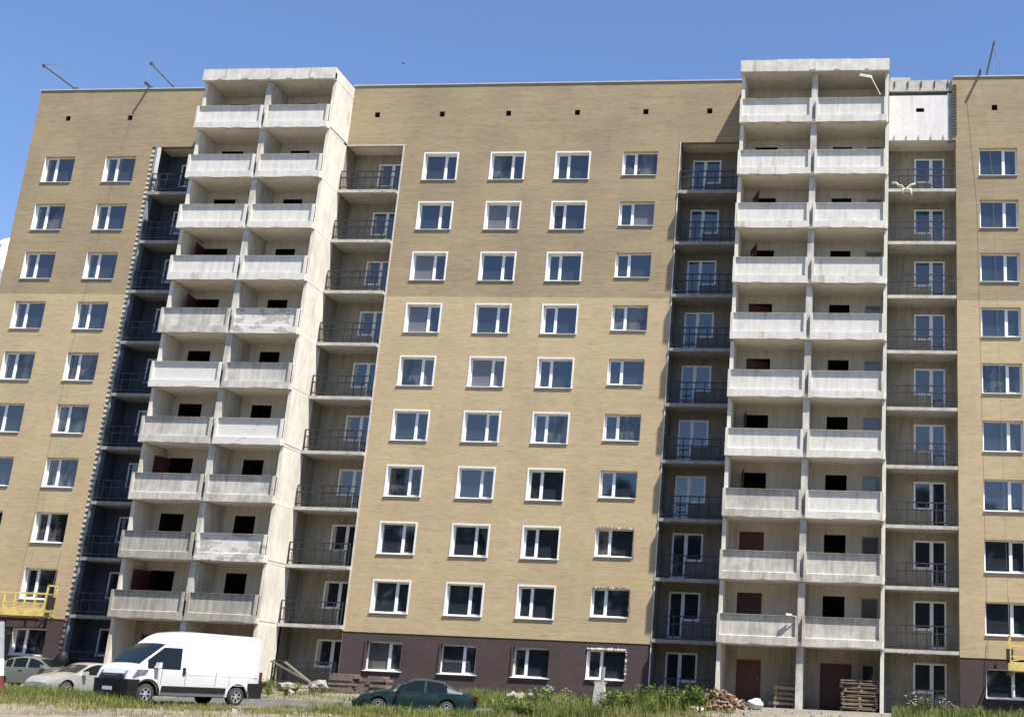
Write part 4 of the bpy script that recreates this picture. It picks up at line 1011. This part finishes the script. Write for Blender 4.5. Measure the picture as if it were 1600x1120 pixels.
# leafy weeds: three prototypes copied as individuals
def weed_mesh(h, leaves, spread, lw, mat, flowers=0, seed=0):
    g = random.Random(seed); st = MB(); lf_ = MB(); fl = MB(); ns = 5
    for s in range(ns):
        a = g.uniform(0, 6.28); hh = h * g.uniform(.6, 1.0); ln = spread * g.uniform(.2, 1)
        pts = [(math.cos(a) * ln * t * t, math.sin(a) * ln * t * t, hh * t) for t in (0, .35, .7, 1)]
        st.tube(pts, .008, mat, 4, .004)
        for k in range(leaves // ns):
            t = g.uniform(.12, 1); b = g.uniform(0, 6.28); L = lw * g.uniform(.6, 1.3) * (1.1 - .5 * t)
            x, y, z = math.cos(a) * ln * t * t, math.sin(a) * ln * t * t, hh * t
            dx, dy = math.cos(b), math.sin(b); nx_, ny_ = -dy, dx; up_ = g.uniform(-.1, .75)
            tip = (x + dx * L, y + dy * L, z + up_ * L); mid = (x + dx * L * .5, y + dy * L * .5, z + up_ * L * .65); ww = L * .16
            lf_.poly([(x, y, z), (mid[0] + nx_ * ww, mid[1] + ny_ * ww, mid[2]), tip, (mid[0] - nx_ * ww, mid[1] - ny_ * ww, mid[2])], mat)
        if s < flowers:
            x, y, z = pts[-1]
            for _ in range(9):
                a2 = g.uniform(0, 6.28); r2 = g.uniform(0, .07); fl.box(x + math.cos(a2) * r2 - .02, x + math.cos(a2) * r2 + .02, y + math.sin(a2) * r2 - .02, y + math.sin(a2) * r2 + .02, z + .0, z + .025, MT['flower'])
    return st, lf_, fl
protos = [weed_mesh(h, lv, sp, lw, MT['weed'], fl, sd) for sd, (h, lv, sp, lw, fl) in enumerate(((1.05, 90, .35, .26, 0), (.8, 80, .4, .24, 0), (.95, 70, .35, .22, 4), (.55, 70, .4, .2, 0)))]
spots = []
g = random.Random(5)
for i in range(60): spots.append((g.uniform(8.3, 12.6), g.uniform(-8.5, -3.2), g.choice((0, 1, 1, 0)), 'tall leafy green thicket before the dark loggia beside the firewood', 'weeds before the dark loggia'))
for i in range(16): spots.append((g.uniform(4.2, 8.2), g.uniform(-7.2, -3.2), g.choice((1, 3)), 'leafy green weeds behind the kerb round the concrete post', 'weeds by the concrete post'))
for i in range(5): spots.append((g.uniform(4.8, 6.2), g.uniform(-5, -3.6), 2, 'white flowered weeds left of the concrete post', 'white flowered weeds by the plinth'))
for i in range(7): spots.append((g.uniform(20.9, 22.3), g.uniform(-6.5, -4.2), (2, 0)[i % 2], 'tall weeds with pale flowers before the right loggia', 'weeds before the right loggia'))
for i in range(14): spots.append((g.uniform(-8.8, -5.4), g.uniform(-6.8, -3.4), 3, 'low green weeds between the van rear and the leaning boards', 'weeds behind the kerb at the van'))
for i in range(7): spots.append((g.uniform(-1.5, 6), g.uniform(-13.5, -11.4), 3, 'low weeds in the grass before the teal saloon', 'weeds before the teal car'))
for i in range(12): spots.append((g.uniform(4.4, 6.5), g.uniform(-10.8, -8.6), 1, 'leafy weeds at the rear of the teal saloon', 'weeds behind the teal car'))
for i in range(16): spots.append((g.uniform(-17, -8), g.uniform(-18, -14.5), 3, 'low weeds in the grass before the silver car', 'weeds before the silver car'))
for i in range(12): spots.append((g.uniform(23, 27), g.uniform(-7, -2), (1, 3)[i % 2], 'leafy weeds before the brown plinth at the right', 'weeds at the right plinth'))
masses = {}
for x, y, k, lab, grp in spots:
    mm = masses.setdefault(lab, MB()); sc = g.uniform(.7, 1.1); ca, sa = math.cos(sc * 40), math.sin(sc * 40); z = gzn(x, y) - .02
    for pr in protos[k]:
        i0 = len(mm.v); mm.v += [(x + sc * (ca * v[0] - sa * v[1]), y + sc * (sa * v[0] + ca * v[1]), z + sc * v[2]) for v in pr.v]
        mm.f += [tuple(i0 + q for q in f) for f in pr.f]; mm.m += [mm.mi(pr.mats[q]) for q in pr.m]
for lab, mm in masses.items():
    o = mm.build('weeds'); tag(o, lab, 'weeds'); o['kind'] = 'stuff'
# arching dead stalks at the right
ar = empty('dead_weed', (22.7, -5.0, gz(22.7, -5.0)), label='bent arch of pale dead stalks before the right loggia corner', cat='weed')
for j in range(4):
    m = MB(); o_ = j * .07
    m.tube([(-.45 + o_, j * .05, 0), (-.35 + o_, 0, .35), (-.1, 0, .58 + .03 * j), (.2, 0, .5 - o_), (.38 - o_, 0, .2)], .022, MT['wood_grey'], 5); m.build('stalk', ar)
# stones strewn over the sand
g = np.random.default_rng(9); mb = MB()
for i in range(2600):
    x, y = g.uniform(-22, 26), g.uniform(-27, -11)
    if 9 < x < 20: y = g.uniform(-16, -5.2)
    s = abs(g.normal(0, .035)) + .012 + (.06 if g.random() < .06 else 0); z = gzn(x, y)
    q = [(x + s * math.cos(a) * g.uniform(.7, 1.3), y + s * math.sin(a) * g.uniform(.7, 1.3), z - .01) for a in np.arange(0, 6.2, 1.57)]
    mb.hull(q, [(x + (px - x) * .6, y + (py - y) * .6, z + s * g.uniform(.5, 1)) for px, py, _ in q], MT['pebble'])
o = mb.build('gravel'); tag(o, 'small stones strewn over the sandy track', 'gravel'); o['kind'] = 'stuff'
# wood on the camera's side, mirrored in the low windows
g = random.Random(3); V = []; F = []; c = 0
for t in range(58):
    tx_ = -85 + t * 3.3 + g.uniform(-1, 1); ty_ = g.uniform(-84, -74); th = g.uniform(19, 27); tr_ = g.uniform(3.0, 4.6)
    for k in range(620):
        u = g.uniform(.12, 1); a = g.uniform(0, 6.28); rr = tr_ * math.sin(math.pi * min(1, u * .85 + .12)) ** .7 * g.uniform(.45, 1.05)
        x, y, z = tx_ + math.cos(a) * rr, ty_ + math.sin(a) * rr, -1.3 + th * u; s = g.uniform(.45, 1.0)
        n_ = Vector((g.gauss(0, 1), g.gauss(0, 1), g.gauss(0, 1))).normalized(); e = n_.orthogonal().normalized() * s; f_ = n_.cross(e)
        V += [(x - e.x, y - e.y, z - e.z), (x + f_.x, y + f_.y, z + f_.z), (x + e.x, y + e.y, z + e.z), (x - f_.x, y - f_.y, z - f_.z)]; F.append((c, c + 1, c + 2, c + 3)); c += 4
me = bpy.data.meshes.new('far_wood'); me.from_pydata(V, [], F); me.materials.append(MT['farwood'])
o = bpy.data.objects.new('far_wood', me); COL.objects.link(o); tag(o, 'dark belt of trees across the meadow', 'wood'); o['kind'] = 'stuff'
